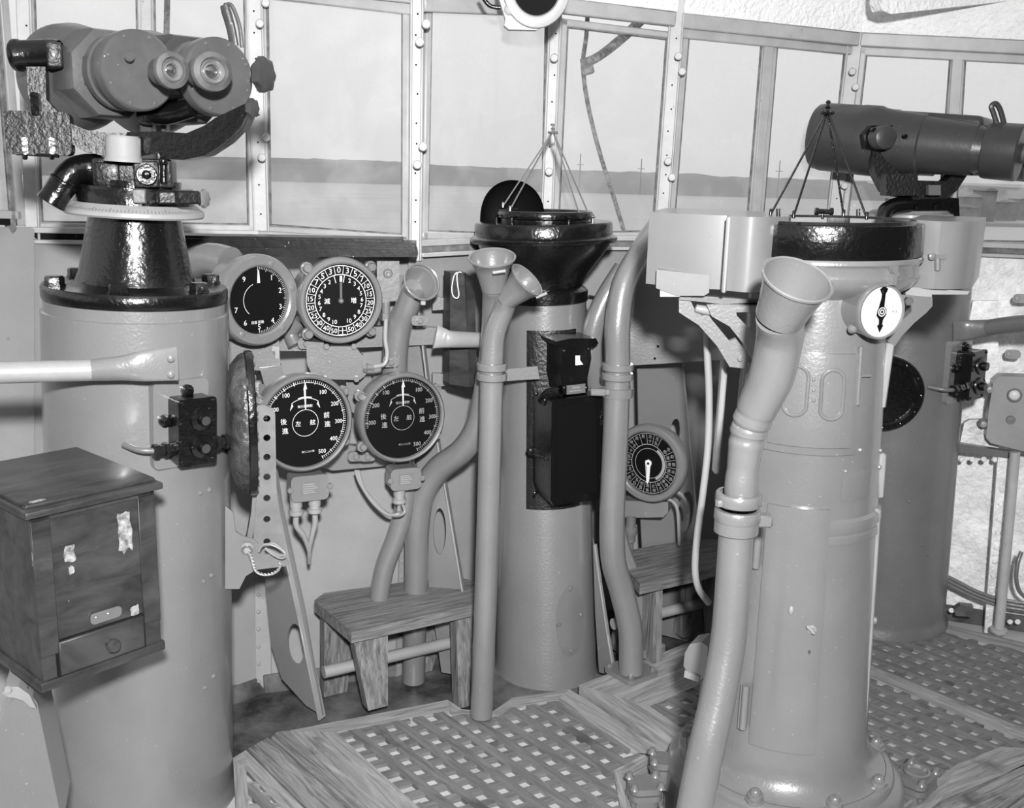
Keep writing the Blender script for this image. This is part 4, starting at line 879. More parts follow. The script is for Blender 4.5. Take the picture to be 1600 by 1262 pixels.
mb = MB(); mb.tube([PY(x, y, 2.32-.004*i % 3*.0) for i, (x, y) in enumerate(base)], .0026, 6, 6); mb.build('knot', WIRE, T)
# ================================================================== INSTRUMENT RACK AND DIALS
def S(p, i): return p[i]
# gussets (triangular web frames against the bulkhead)
def gusset(label, outline, flange, az, Y, hole=None, m=GREY, mf=GREYL, fw=.030):
    g = face_frame(PY(*outline[0], Y), az)
    T = Thing('bulkhead_gusset', label, 'gusset', PY(*flange[-1], Y))
    hs = []
    if hole:
        for hx, hy, rx, ry in hole:
            c = FP(hx, hy, g); e = FP(hx+rx, hy, g); e2 = FP(hx, hy+ry, g); a_ = abs(e[0]-c[0]); b_ = abs(e2[1]-c[1])
            hs.append([(c[0]+a_*math.cos(k*math.pi/12), c[1]+b_*math.sin(k*math.pi/12)) for k in range(24)])
    mb = MB(); plate_holes(mb, FPS(outline, g), hs, -.006, 0, g); mb.build('web', m, T, sharp=30)
    mb = MB(); n = g.to_3x3().col[0]
    for i in range(len(flange)-1):
        a = g @ V((*FP(*flange[i], g), 0)); b = g @ V((*FP(*flange[i+1], g), 0)); strip(mb, a, b, fw, V((g.to_3x3().col[0])), .006, 0, .001)
    mb.build('flange', mf, T)
    return T, g
gusset('left grey bulkhead gusset with an oval lightening hole, beside the left stool', [(404, 600), (412, 600), (440, 790), (475, 950), (504, 1118), (478, 1102), (440, 1060), (424, 1010), (416, 930), (406, 760)], [(428, 760), (446, 850), (470, 960), (503, 1122)], -28, 2.78, [(462, 1006, 13, 31)])
gusset('middle bulkhead gusset seen edge-on behind the right speed dial', [(618, 430), (640, 430), (664, 600), (700, 790), (722, 900), (736, 1000), (740, 1060), (690, 1050), (668, 900), (655, 760)], [(650, 440), (668, 590), (700, 780), (735, 990), (744, 1075)], -8, 2.985, [(687, 830, 10, 36)])
gusset('narrow bulkhead gusset between the centre column and the flanged pipes', [(926, 840), (934, 880), (945, 950), (956, 1020), (962, 1056), (936, 1050), (930, 960)], [(930, 850), (938, 910), (950, 990), (960, 1050)], -30, 2.98, None, GREYD, GREYL, .014)
gusset('right grey bulkhead gusset behind the rudder dial', [(996, 574), (1066, 568), (1090, 830), (1104, 1010), (1010, 985), (1000, 790)], [(1066, 568), (1076, 680), (1090, 830), (1104, 1000)], 20, 3.22, [(1055, 675, 8, 21), (1072, 800, 12, 32)], GREY, GREYL, .012)
# rack rails
T = Thing('instrument_rack', 'grey rack of two horizontal rails carrying the four left dials', 'rack', PY(560, 720, 2.84))
for pts, Y, nm in (([(430, 548), (500, 548), (560, 543), (682, 538), (682, 512), (600, 510), (430, 516)], 2.86, 'upper_rail'), ([(400, 700), (520, 735), (600, 728), (662, 722), (662, 700), (600, 702), (400, 680)], 2.88, 'lower_rail')):
    g = face_frame(PY(*pts[0], Y), 12); mb = MB(); mb.prism(FPS(pts, g), -.03, 0, g, .003, 1); mb.build(nm, GREY, T)
for x, y, Y in ((478, 536, 2.84), (556, 712, 2.86), (574, 712, 2.86), (655, 500, 2.84), (610, 565, 2.84)):
    g = face_frame(PY(x, y, Y), 15); mb = MB(); mb.prism(rrect(.045, .028, .01), 0, .008, g, .003, 1); hexbolt(mb, g @ Matrix.Translation((0, 0, .008)), .009, .010); mb.build('clamp_bolt', GREY, T)
g = face_frame(PY(560, 600, 2.88), 12)
mb = MB(); mb.prism(FPS([(540, 590), (580, 590), (606, 640), (560, 650), (545, 640)], g), -.02, 0, g, .003, 1); mb.build('backing_plate', GREY, T)
mb = MB(); g = face_frame(PY(440, 600, 2.80), 20); mb.prism(FPS([(406, 575), (440, 570), (452, 610), (420, 625)], g), -.02, 0, g, .003, 1); mb.build('backing_plate', GREY, T)
mb = MB(); g = face_frame(PY(610, 440, 2.90), 12); mb.prism(FPS([(589, 408), (624, 408), (624, 470), (589, 472)], g), -.05, 0, g, .004, 1); mb.build('socket_plate', GREYM, T)
mb = MB(); f = face_frame(PY(606, 427, 2.90), 12); mb.lathe([(0, .003), (.004, .004), (.006, 0), (.012, .004), (.016, 0)], f, 8); mb.build('socket_rose', GREYM, T)
mb = MB(); mb.tube([PY(603, 472, 2.88), PY(603, 500, 2.88)], .012, 14, 0); mb.lathe([(.015, 0), (.015, .02), (.01, .022)], dir_frame(PY(603, 500, 2.88), (0, 0, 1)), 6); mb.build('cable_gland', GREYM, T)
mb = MB(); mb.tube([PY(603, 500, 2.86), PY(602, 530, 2.83), PY(605, 552, 2.81), PY(601, 568, 2.80), PY(588, 572, 2.80), PY(572, 573, 2.80)], .0062, 10, 6); mb.build('cable', GREYL, T)
mb = MB(); mb.lathe([(.013, 0), (.013, .01), (.010, .012), (.010, .03)], dir_frame(PY(568, 574, 2.80), (1, 0, 0)), 6); mb.build('cable_gland', GREYM, T)
g = face_frame(PY(530, 565, 2.80), 12)
mb = MB(); mb.prism(FPS([(500, 548), (508, 541), (552, 541), (568, 556), (572, 585), (562, 594), (510, 592), (500, 580)], g), -.03, .0, g, .004, 2); mb.build('junction_box', GREY, T, label='grey cover box below the upper right dial')
mb = MB(); mb.prism(FPS([(478, 534), (506, 536), (506, 594), (490, 590), (480, 570)], g), -.09, -.008, g, .006, 2); mb.build('junction_box_body', GREY, T)
for x, y in ((510, 541), (553, 541), (557, 592), (508, 592)):
    mb = MB(); hexbolt(mb, g @ Matrix.Translation((*FP(x, y, g), -.002)), .009, .010); mb.build('box_bolt', GREY, T)
def dial(name, label, cat, cx, cy, Y, r, az, depth=.07, bez=.15, el=0, roll=0, mcase=GREY, bezr=None, mface=FACE, shape=1.0):
    c = PY(cx, cy, Y); f = face_frame(c, az, el, roll); T = Thing(name, label, cat, c)
    rf = r*(1-bez)
    mb = MB(); mb.lathe([(0, -depth), (r*.8, -depth), (r*.93, -depth+.008), (r*.95, -.022)], f, 56); mb.build('case', mcase, T)
    mb = MB(); mb.lathe([(r*.94, -.026), (r, -.022), (r*1.0, -.004), (r*.985, .004), (r*.95, .009), (rf+.006, .009), (rf+.001, .005), (rf, -.004)], f, 64); mb.build('bezel', mcase, T)
    mb = MB(); mb.cyl(rf+.002, -.012, -.004, f, 56); fo = mb.build('dial_face', mface, T)
    g = f @ Matrix.Translation((0, 0, -.004)); return T, f, g, rf, fo
def P2(r, a): return (r*math.sin(R(a)), r*math.cos(R(a)))   # a clockwise from top
def ticks(mb, g, r0, r1, a0, a1, step, wd):
    a = a0
    while a <= a1+.01:
        x0, y0 = P2(r0, a); x1, y1 = P2(r1, a); barflat(mb, x0, y0, x1, y1, wd, g); a += step
def hand(T, g, pts, m=INK, z=.003, nm='pointer'):
    mb = MB(); mb.prism(pts, z, z+.0015, g); return mb.build(nm, m, T, smooth=False)
# upper left dial, 0-9
T, f, g, rf, fo = dial('ring_dial', 'upper left round dial numbered one to nine, behind the leather pad', 'dial', 405, 469, 2.70, .120, 46, .09, .27)
mb = MB()
for k in range(10):
    if k == 8: continue
    x, y = P2(rf*.80, 36*k)
    if k: put_text(mb, str(k), .020, x, y, g)
ticks(mb, g, rf*.92, rf*.99, 0, 180, 3.6, .0009); ticks(mb, g, rf*.88, rf*.99, 0, 180, 18, .0014)
ringflat(mb, rf*.50, rf*.515, g, a0=110, a1=230); put_text(mb, '目盛 距離', .009, -.004, -rf*.66, g)
mb.build('numerals', INK, T, parent=fo, kind='stuff'); hand(T, g, [(-.004, rf*.52), (.004, rf*.52), (.0015, rf*.9), (-.0015, rf*.9)])
for a in (20, 75, 140, 215, 290):
    mb = MB(); x, y = P2(.101, a); screw(mb, f @ Matrix.Translation((x, y, .009)), .008, .003); mb.build('bezel_screw', GREY, T)
mb = MB(); mb.tube([PY(360, 412, 2.76), PY(330, 405, 2.80), PY(300, 412, 2.84)], .045, 20, 3); mb.build('side_housing', GREY, T)
mb = MB(); q = face_frame(PY(395, 560, 2.78), 15); mb.prism(FPS([(352, 530), (436, 530), (438, 570), (425, 580), (360, 576)], q), -.06, 0, q, .012, 3); mb.build('lower_housing', GREY, T)
mb = MB(); mb.prism(FPS([(425, 542), (436, 542), (436, 560), (430, 560), (430, 548), (425, 548)], q), 0, .004, q); mb.build('latch', GREYL, T)
# upper right dial: speed change, double ring
T, f, g, rf, fo = dial('ring_dial', 'upper dial with two rings of white numbers, left of the small voice pipe', 'dial', 533, 470, 2.80, .118, 26, .12, .155)
mb = MB(); lab = ['0', '3', '5', '7', '10', '15', '20', '25', '30', '40', '50', '士']
for k in range(22):
    a = k*360/22-3; t = lab[k] if k <= 11 else lab[22-k]
    x, y = P2(rf*.84, a); put_text(mb, t, .023 if len(t) < 2 else .0185, x, y, g)
    x0, y0 = P2(rf*.72, a+180/22); x1, y1 = P2(rf*.95, a+180/22); barflat(mb, x0, y0, x1, y1, .0013, g)
ringflat(mb, rf*.705, rf*.725, g); ringflat(mb, rf*.945, rf*.965, g)
for i, a in enumerate((12, 28, 44, 60, 75, 91, 107, 125, 142, 160)):
    for s_ in (1, -1):
        x, y = P2(rf*.60, s_*a-3)
        if i == 0: x1, y1 = P2(rf*.70, s_*a-3); x0, y0 = P2(rf*.5, s_*a-3); barflat(mb, x0, y0, x1, y1, .0018, g)
        else: put_text(mb, str(i+1), .0165, x, y, g)
put_text(mb, '減', .017, -rf*.38, 0, g); put_text(mb, '増', .017, rf*.36, 0, g)
mb.build('numerals', INK, T, parent=fo, kind='stuff')
hand(T, g, [(-.003, 0), (.003, 0), (.003, rf*.5), (-.003, rf*.5)], GREYD); mb = MB(); barflat(mb, 0, rf*.52, 0, rf*.68, .007, g, .005); mb.build('pointer_tip', INK, T)
mb = MB(); mb.sphere(.008, g @ Matrix.Translation((0, 0, .004))); mb.build('hub', GREYD, T)
for a in (45, 135, 225, 315):
    mb = MB(); x, y = P2(.126, a); q = f @ Matrix.Translation((x, y, -.02)); mb.lathe([(0, .02), (.010, .02), (.012, .016), (.012, .004), (.016, .004), (.016, -.012), (.010, -.014)], q, 20); mb.build('fixing_lug', GREY, T)
mb = MB(); mb.tube([PY(470, 500, 2.86), PY(455, 520, 2.87), PY(462, 540, 2.86)], .022, 14, 4); mb.build('case_boss', GREY, T)
# two big speed dials
def speed_dial(label, cx, cy, Y, r, az, m2, full=True):
    T, f, g, rf, fo = dial('speed_dial', label, 'dial', cx, cy, Y, r, az, .075, .10, mcase=GREYM)
    mb = MB(); A = {100: 33, 200: 62, 300: 93, 400: 123, 500: 151}
    for v_, a in A.items():
        x, y = P2(rf*.79, a); put_text(mb, str(v_), .0165, x, y, g, sx=.9)
        if v_ <= 300: x, y = P2(rf*.79, -a); put_text(mb, str(v_), .0165, x, y, g, sx=.9)
    ticks(mb, g, rf*.91, rf*.965, 0, 155, 3.1, .0009); ticks(mb, g, rf*.88, rf*.965, 0, 155, 15.5, .0018)
    ticks(mb, g, rf*.91, rf*.965, -100, 0, 3.1, .0009); ticks(mb, g, rf*.88, rf*.965, -93, 0, 15.5, .0018)
    ringflat(mb, rf*.905, rf*.912, g, a0=-65, a1=190)
    ringflat(mb, rf*.295, rf*.305, g)
    ringflat(mb, rf*.555, rf*.566, g, a0=56, a1=124); ringflat(mb, rf*.575, rf*.595, g, a0=74, a1=106)
    for s_ in (1, -1):
        x, y = P2(rf*.565, s_*40); x2, y2 = P2(rf*.47, s_*44); x3, y3 = P2(rf*.56, s_*33); x4, y4 = P2(rf*.49, s_*34); mb.add([(x2+s_*.003, y2-.004, .0008), (x3, y3, .0008), (x4, y4, .0008)], [(0, 1, 2)], g)
    put_text(mb, '後', .018, -rf*.50, rf*.08, g); put_text(mb, '進', .018, -rf*.47, -rf*.13, g)
    put_text(mb, '前', .018, rf*.50, rf*.13, g); put_text(mb, '進', .018, rf*.52, -rf*.08, g)
    put_text(mb, '左', .0165, -rf*.17, 0, g); put_text(mb, '舷', .0165, rf*.17, 0, g)
    put_text(mb, '毎分廻轉數', .0085, 0, rf*.38, g); put_text(mb, '第三二七二號', .006, rf*.05, -rf*.66, g)
    mb.build('numerals', m2, T, parent=fo, kind='stuff')
    ptr = hand(T, g, [(-.0012, rf*.305), (.0012, rf*.305), (.0012, rf*.78), (.005, rf*.76), (0, rf*.93), (-.005, rf*.76), (-.0012, rf*.78)], INK)
    for a in (60, 120, 235, 300):
        mb = MB(); x, y = P2(r*1.05, a); q = f @ Matrix.Translation((x, y, -.03)); mb.lathe([(0, .016), (.008, .016), (.010, .012), (.010, .004), (.015, .003), (.015, -.01), (.010, -.012)], q, 16); mb.build('fixing_lug', GREY, T)
    return T, f
def jbox(T, cx, cy, Y, w_, h_, az, glands):
    q = face_frame(PY(cx, cy, Y), az)
    mb = MB(); mb.prism(rrect(w_, h_, .010), -.055, -.006, q, .004, 1); mb.build('junction_box', GREY, T)
    mb = MB(); mb.prism(rrect(w_*1.06, h_*1.06, .014), -.006, .004, q, .003, 2); bc = mb.build('box_cover', GREY, T)
    mb = MB(); mb.prism(rrect(w_*.52, h_*.52, .002), .004, .0055, q, .0006, 1); pl = mb.build('name_plate', GREYM, T, parent=bc)
    mb = MB()
    for k in range(5):
        yy = h_*(.18-.09*k); barflat(mb, -w_*.2, yy, w_*(.1+.1*(k % 3)/2), yy, .0022, q, .0058)
    mb.build('plate_lettering', INKG, T, parent=bc, kind='stuff')
    for s_ in (-1, 1):
        mb = MB(); hexbolt(mb, q @ Matrix.Translation((s_*w_*.56, 0, 0)), .009, .010); mb.build('cover_bolt', GREY, T, parent=bc)
    out = []
    for gx in glands:
        h = q @ Matrix.Translation((gx, -h_*.5, -.028)) @ Matrix.Rotation(R(90), 4, 'X')
        mb = MB(); mb.lathe([(.017, -.01), (.017, .025), (.015, .026), (.015, .034), (.020, .035), (.020, .046), (.016, .050), (.010, .052), (.006, .055)], h, 20); mb.build('cable_gland', GREYL, T); out.append(h @ V((0, 0, .05)))
    return out
T, f = speed_dial('left of the two big black speed dials, beside the leather pad', 478, 661, 2.68, .134, 33, INK)
gl = jbox(T, 484, 762, 2.70, .098, .068, 26, (-.032, .02))
J = PY(483, 862, 2.74)
for p in gl:
    mb = MB(); mb.tube([p, p+V((0, 0, -.03)), along(p, J, .55)+V((.002, -.004, 0)), J, PY(483, 880, 2.76)], [.0085, .0085, .0075, .006, .004], 12, 6); mb.build('cable', GREYL, T)
T, f = speed_dial('right of the two big black speed dials, below the small voice pipe', 630, 653, 2.78, .127, 30, INKG)
gl = jbox(T, 634, 748, 2.80, .084, .060, 24, (-.010,))
p = gl[0]; mb = MB(); mb.tube([p, p+V((-.002, 0, -.025)), PY(622, 803, 2.80), PY(605, 803, 2.81), PY(583, 785, 2.83), PY(563, 755, 2.86), PY(556, 735, 2.88)], .0055, 10, 6); mb.build('cable', GREYL, T)
mb = MB(); mb.tube([p+V((.008, 0, 0)), PY(632, 800, 2.80), PY(618, 806, 2.81), PY(600, 798, 2.82), PY(570, 765, 2.85), PY(560, 735, 2.88)], .0045, 10, 6); mb.build('cable', GREYL, T)
# right hand order dial
T, f, g, rf, fo = dial('order_dial', 'round order dial of small white lettered cells with a thick white hand pointing down', 'dial', 1013, 724, 3.10, .124, -36, .06, .20)
mb = MB(); cells = ['左十', '左五', '取舵', '左舷', '前進', '微速', '半速', '原速', '強速', '右舷', '停止', '後進', '面舵', '右五', '右十', '十五', '二十', '廿五', '三十', '卅五', '戻', '舵']
for k in range(22):
    a = k*360/22; x, y = P2(rf*.80, a)
    if k in (2,): continue
    for q_, ch in enumerate(cells[k][:2]):
        x, y = P2(rf*(.87-.15*q_), a); put_text(mb, ch, .0125, x, y, g)
    x0, y0 = P2(rf*.62, a+180/22); x1, y1 = P2(rf*.97, a+180/22); barflat(mb, x0, y0, x1, y1, .0013, g)
ringflat(mb, rf*.955, rf*.97, g); ringflat(mb, rf*.60, rf*.62, g); ringflat(mb, rf*.47, rf*.485, g)
mb.build('lettered_cells', INKG, T, parent=fo, kind='stuff')
mb = MB(); ringflat(mb, rf*.49, rf*.57, g, a0=-60, a1=60); mb.build('grey_sector', INKG, T)
hand(T, g, [(-.010, .008), (0, .013), (.010, .008), (.011, 0), (.007, -.010), (.006, -rf*.55), (.001, -rf*.66), (-.003, -rf*.62), (-.004, -.010), (-.011, 0)])
mb = MB(); mb.cyl(.004, .004, .006, g, 14); mb.build('hub', BLACKM, T)
mb = MB(); q = face_frame(PY(1012, 797, 3.14), -20); mb.prism(FPS([(972, 782), (1044, 784), (1044, 800), (1036, 808), (972, 809)], q), -.06, 0, q, .005, 2); mb.build('junction_box', GREY, T)
mb = MB(); mb.lathe([(.016, 0), (.016, .03), (.022, .035), (.024, .05), (.018, .06), (.018, .08), (.013, .085), (.013, .12)], dir_frame(PY(986, 808, 3.12), (0, 0, -1)), 16); mb.build('valve_gland', GREYD, T)
mb = MB(); mb.tube([PY(1040, 778, 3.12), PY(1053, 785, 3.12), PY(1059, 800, 3.12), PY(1061, 838, 3.14), PY(1061, 850, 3.16)], .0055, 10, 6); mb.tube([PY(1045, 768, 3.12), PY(1062, 770, 3.12), PY(1072, 785, 3.14), PY(1074, 800, 3.18)], .0055, 10, 6); mb.build('cable', GREYL, T)
# ================================================================== SHELF, WOODEN CASE
g = face_frame(PY(450, 390, 2.84), 4)
T = Thing('dark_shelf', 'long black-stained two-layer wooden shelf below the left windows', 'shelf', PY(450, 392, 2.9))
mb = MB(); mb.prism(FPS([(270, 372), (649, 380), (649, 391), (270, 384)], g), -.12, -.002, g, .004, 2); mb.build('top_board', WOODX, T)
mb = MB(); mb.prism(FPS([(266, 384), (650, 390), (652, 401), (266, 400)], g), -.12, .012, g, .004, 2); mb.build('lower_board', WOODX, T)
mb = MB(); mb.prism(FPS([(250, 368), (628, 374), (628, 380), (250, 374)], g), -.12, -.025, g, .003, 1); mb.build('upper_board', WOODX, T)
g = face_frame(PY(718, 520, 2.93), 22)
T = Thing('wooden_case', 'dark wooden case with a sloped foot and white string loop, left of the centre column', 'case', PY(720, 610, 2.95))
mb = MB(); mb.prism(FPS([(704, 426), (728, 426), (733, 606), (702, 604)], g), -.06, 0, g, .003, 1, grain=True); mb.build('front_board', WOODD, T)
mb = MB(); gg = face_frame(PY(738, 520, 2.95), 46); mb.prism(FPS([(728, 427), (742, 436), (745, 600), (733, 607)], gg), -.05, 0, gg, .002, 1, grain=True); mb.build('side_board', WOODD, T)
mb = MB(); mb.prism(FPS([(701, 600), (744, 606), (744, 613), (730, 612), (701, 604)], g), -.05, .003, g, .001, 1, grain=True); mb.build('foot_board', WOODX, T)
for y0 in (464, 583):
    mb = MB(); q = face_frame(PY(690, y0, 2.99), 10); mb.prism(FPS([(676, y0), (706, y0+2), (706, y0+19), (676, y0+21)], q), -.02, 0, q, .002, 1); mb.build('wall_cleat', GREY, T)
mb = MB(); mb.tube([PY(714, 425, 2.91), PY(709, 432, 2.91), PY(706, 450, 2.91), PY(708, 462, 2.91), PY(714, 466, 2.91), PY(717, 460, 2.91), PY(715, 445, 2.91), PY(714, 430, 2.91), PY(717, 425, 2.91), PY(721, 426, 2.91)], .0016, 6, 6)
single(mb.build('string_loop', CORD), 'white string loop hanging on the dark wooden case', 'string')
# short stay tube from rack to the centre column
T = Thing('stay_tube', 'short pale stay tube between the dial rack and the centre column', 'brace', PY(715, 530, 2.9))
mb = MB(); mb.tube([PY(680, 526, 2.84), PY(692, 528, 2.85), PY(706, 530, 2.86), PY(752, 531, 2.93)], [(.034, .006), (.028, .012), (.024, .020), (.022, .022)], 18, 5, flat=(0, 0, 1)); mb.build('tube', GREYL, T)
# ================================================================== VOICE PIPES
def bell(T, rim, axis, r, L, rn, ov=1, m=GREY, cup=0):
    f = dir_frame(rim, axis); f = f @ Matrix.Diagonal((ov, 1, 1, 1))
    pr = [(rn, -L), (rn*1.02, -L*.96), (rn+(r-rn)*.25, -L*.66), (rn+(r-rn)*.55, -L*.33), (r*.96, -.006), (r+.002, -.003), (r+.0025, .001), (r, .003), (r-.003, .001), (r*.94, -.008), (rn+(r-rn)*.50, -L*.36), (rn+(r-rn)*.15, -L*.68), (rn*.9, -L*.9), (0, -L*.92)]
    mb = MB(); mb.lathe(pr, f, 44); return mb.build('bell', m, T)
def collar(T, P, d, r, m=GREY, w_=.024, bolts=2):
    f = dir_frame(P, d); mb = MB()
    for s_ in (-1, 1):
        z0 = s_*w_*.55; mb.lathe([(r, z0-w_*.42), (r+.007, z0-w_*.40), (r+.009, z0-w_*.3), (r+.009, z0+w_*.3), (r+.007, z0+w_*.40), (r, z0+w_*.42)], f, 36)
    mb.build('collar', m, T)
# A: upright bell, its tube sweeping left behind
T = Thing('voice_pipe', 'thick voice pipe with upright bell before the centre compass, sweeping left below', 'voice pipe', PY(648, 1062, 3.0))
ax = V((-.05, -.33, 1)).normalized(); rim = PY(769, 402, 2.62)
bell(T, rim, ax, .058, .088, .030, m=GREY)
mb = MB(); mb.tube([rim-ax*.082, PY(771, 470, 2.68), PY(768, 540, 2.76), PY(757, 620, 2.80), PY(745, 668, 2.83), PY(722, 704, 2.86), PY(685, 733, 2.90), PY(661, 770, 2.92), PY(652, 820, 2.93), PY(650, 900, 2.94), PY(646, 1062, 2.96)], [.029, .029, .031, .034, .035, .036, .038, .038, .037, .036, .036], 24, 8); mb.build('pipe', GREY, T)
mb = MB(); mb.tube([PY(770, 426, 2.555), PY(790, 423, 2.555)], .0042, 10, 0); mb.build('hinge_pin', GREYL, T)
# B: bell turned right, straight pipe to the grating
T = Thing('voice_pipe', 'slim straight voice pipe with its bell turned right, standing left of the centre column', 'voice pipe', PY(752, 1116, 2.62))
rim = PY(824, 437, 2.62); ax = V((.66, -.28, .70)).normalized()
bell(T, rim, ax, .050, .085, .026)
mb = MB(); mb.tube([rim-ax*.080, PY(786, 485, 2.655), PY(773, 520, 2.66), PY(769, 560, 2.66), PY(768, 600, 2.66), PY(762, 840, 2.65), PY(752, 1118, 2.63)], [.0265, .028, .029, .030, .031, .031, .031], 24, 8); mb.build('pipe', GREY, T)
collar(T, PY(769, 580, 2.66), (0, 0, 1), .031); mb = MB(); mb.tube([rim+ax*-.01+V((.03, -.02, -.035)), rim+V((.05, -.02, -.03))], .004, 8, 0); mb.build('hinge_pin', GREYL, T)
mb = MB(); g = face_frame(PY(808, 587, 2.90), 5); mb.prism(FPS([(775, 578), (840, 572), (843, 592), (775, 596)], g), -.01, 0, g, .002, 1); mb.build('column_clip', GREY, T)
# C: small bell behind
T = Thing('voice_pipe', 'small voice pipe with tilted bell at the right end of the dark shelf', 'voice pipe', PY(580, 1060, 3.0))
rim = PY(659, 440, 2.80); ax = V((.45, -.68, .40)).normalized()
bell(T, rim, ax, .051, .060, .030)
mb = MB(); mb.tube([rim-ax*.056, PY(637, 478, 2.86), PY(622, 515, 2.89), PY(617, 570, 2.90), PY(620, 650, 2.90), PY(633, 740, 2.90), PY(632, 790, 2.90), PY(618, 840, 2.89), PY(600, 890, 2.88), PY(590, 960, 2.88), PY(588, 1060, 2.90)], [.030, .034, .037, .037, .035, .030, .029, .029, .029, .029, .029], 22, 8); mb.build('pipe', GREY, T)
mb = MB(); mb.box((.014, .012, .014), face_frame(PY(661, 473, 2.79), 10), .002, 1); mb.build('hinge_lug', GREYL, T)
# D, E: flanged pipes right of the column
T = Thing('flanged_pipe', 'thick S-bent grey pipe with square foot flange right of the centre column', 'pipe', PY(987, 1050, 2.85))
mb = MB(); mb.tube([PY(1030, 352, 2.95), PY(1003, 392, 2.92), PY(975, 445, 2.88), PY(965, 510, 2.86), PY(965, 580, 2.86), PY(961, 700, 2.85), PY(957, 790, 2.85), PY(958, 870, 2.86), PY(972, 925, 2.88), PY(985, 985, 2.88), PY(986, 1050, 2.87)], [.033, .034, .035, .036, .036, .037, .037, .037, .037, .037, .037], 26, 8); mb.build('pipe', GREY, T)
collar(T, PY(965, 580, 2.86), (0, 0, 1), .036)
mb = MB(); mb.lathe([(.036, -.016), (.043, -.014), (.044, .012), (.036, .016)], dir_frame(PY(965, 612, 2.86), (0, 0, 1)), 32); mb.box((.07, .02, .026), face_frame(PY(942, 612, 2.84), 0), .003, 1); o = mb.build('clamp', GREY, T)
mb = MB(); hexbolt(mb, face_frame(PY(949, 612, 2.83), 0), .009, .01); mb.build('clamp_bolt', GREY, T)
def foot_flange(T, P, a, w_=.125):
    f = Matrix.Translation(P) @ Matrix.Rotation(R(a), 4, 'Z')
    mb = MB(); mb.prism(rrect(w_, w_, .02), 0, .014, f, .004, 2); ff = mb.build('foot_flange', GREYM, T)
    for x in (-1, 1):
        for y in (-1, 1): mb = MB(); hexbolt(mb, f @ Matrix.Translation((x*w_*.37, y*w_*.37, .014)), .009, .010); mb.build('flange_bolt', GREYM, T, parent=ff)
foot_flange(T, PZ(986, 1051, .014), 38)
T = Thing('flanged_pipe', 'slimmer flanged pipe partly hidden behind the thick S-bent pipe', 'pipe', PY(1005, 1012, 3.05))
mb = MB(); mb.tube([PY(975, 420, 3.02), PY(940, 478, 3.0), PY(924, 540, 3.0), PY(935, 640, 3.05), PY(950, 760, 3.05), PY(968, 850, 3.05), PY(988, 905, 3.05), PY(1002, 950, 3.05), PY(1007, 1012, 3.05)], .031, 22, 8); mb.build('pipe', GREY, T)
foot_flange(T, PZ(1007, 1014, .014), 38, .105)
mb = MB(); mb.tube([PY(920, 464, 3.02), PY(938, 468, 3.0), PY(948, 482, 3.0)], .006, 8, 6); single(mb.build('black_cable', BLACK), 'short black cable behind the neck of the centre compass', 'cable')
# ================================================================== STOOLS
def stool(label, N, seatz, top, th, legs, rung, grp=None):
    """top: seat polygon in px at height seatz"""
    P = [PZ(x, y, seatz) for x, y in top]; c = sum(P, V())/len(P)
    T = Thing('wooden_stool', label, 'stool', (c.x, c.y, 0))
    e = (P[1]-P[0]); e.z = 0; e.normalize(); M = Matrix(((e.x, -e.y, 0, c.x), (e.y, e.x, 0, c.y), (0, 0, 1, 0), (0, 0, 0, 1))); Mi = M.inverted()
    L = [(Mi @ p).to_2d() for p in P]
    mb = MB(); mb.prism([l[:] for l in L], seatz-th, seatz, M, .008, 2, grain=True); mb.build('seat', WOODS, T)
    return T, M, L
sz = .245
T, M, L = stool('weathered wooden step stool standing left of the centre column', 0, sz, [(549, 986), (743, 944), (744, 908), (705, 899), (506, 926), (491, 938)], .036, None, None)
print('STOOL', [tuple(round(a, 3) for a in l) for l in L])
x0 = min(l.x for l in L); x1 = max(l.x for l in L); y0 = min(l.y for l in L); y1 = max(l.y for l in L)
def splay_leg(M, xa, ya, xb, yb, w0, w1, th, ztop, zbot=0.0, along_y=True):
    """flat board leg from (xa,ya,ztop) to (xb,yb,zbot); board width runs along local y"""
    mb = MB(); vs = []
    for (x, y, z, w_) in ((xa, ya, ztop, w0), (xb, yb, zbot, w1)):
        for sx in (-1, 1):
            for sy in (-1, 1): vs.append((x+sx*th/2, y+sy*w_/2, z))
    off = V((random.random()*9, random.random()*9, 0)); lc = [V((v[2], v[1], v[0]))+off for v in vs]
    mb.add(vs, [(0, 1, 3, 2), (4, 6, 7, 5), (0, 4, 5, 1), (2, 3, 7, 6), (0, 2, 6, 4), (1, 5, 7, 3)], M, lc); return mb
W = x1-x0; Dp = y1-y0
def face_leg(M, xa, xb, ya, yb, w0, w1, th, ztop, zbot):
    """flat board leg, wide face to the front, tapering downwards"""
    mb = MB(); vs = [(x+sx*w_/2, y+sy*th/2, z) for (x, y, z, w_) in ((xa, ya, ztop, w0), (xb, yb, zbot, w1)) for sx in (-1, 1) for sy in (-1, 1)]
    off = V((random.random()*9, random.random()*9, 0)); lc = [V((v[2], v[1], v[0]))+off for v in vs]
    mb.add(vs, [(0, 1, 3, 2), (4, 6, 7, 5), (0, 4, 5, 1), (2, 3, 7, 6), (0, 2, 6, 4), (1, 5, 7, 3)], M, lc); return mb
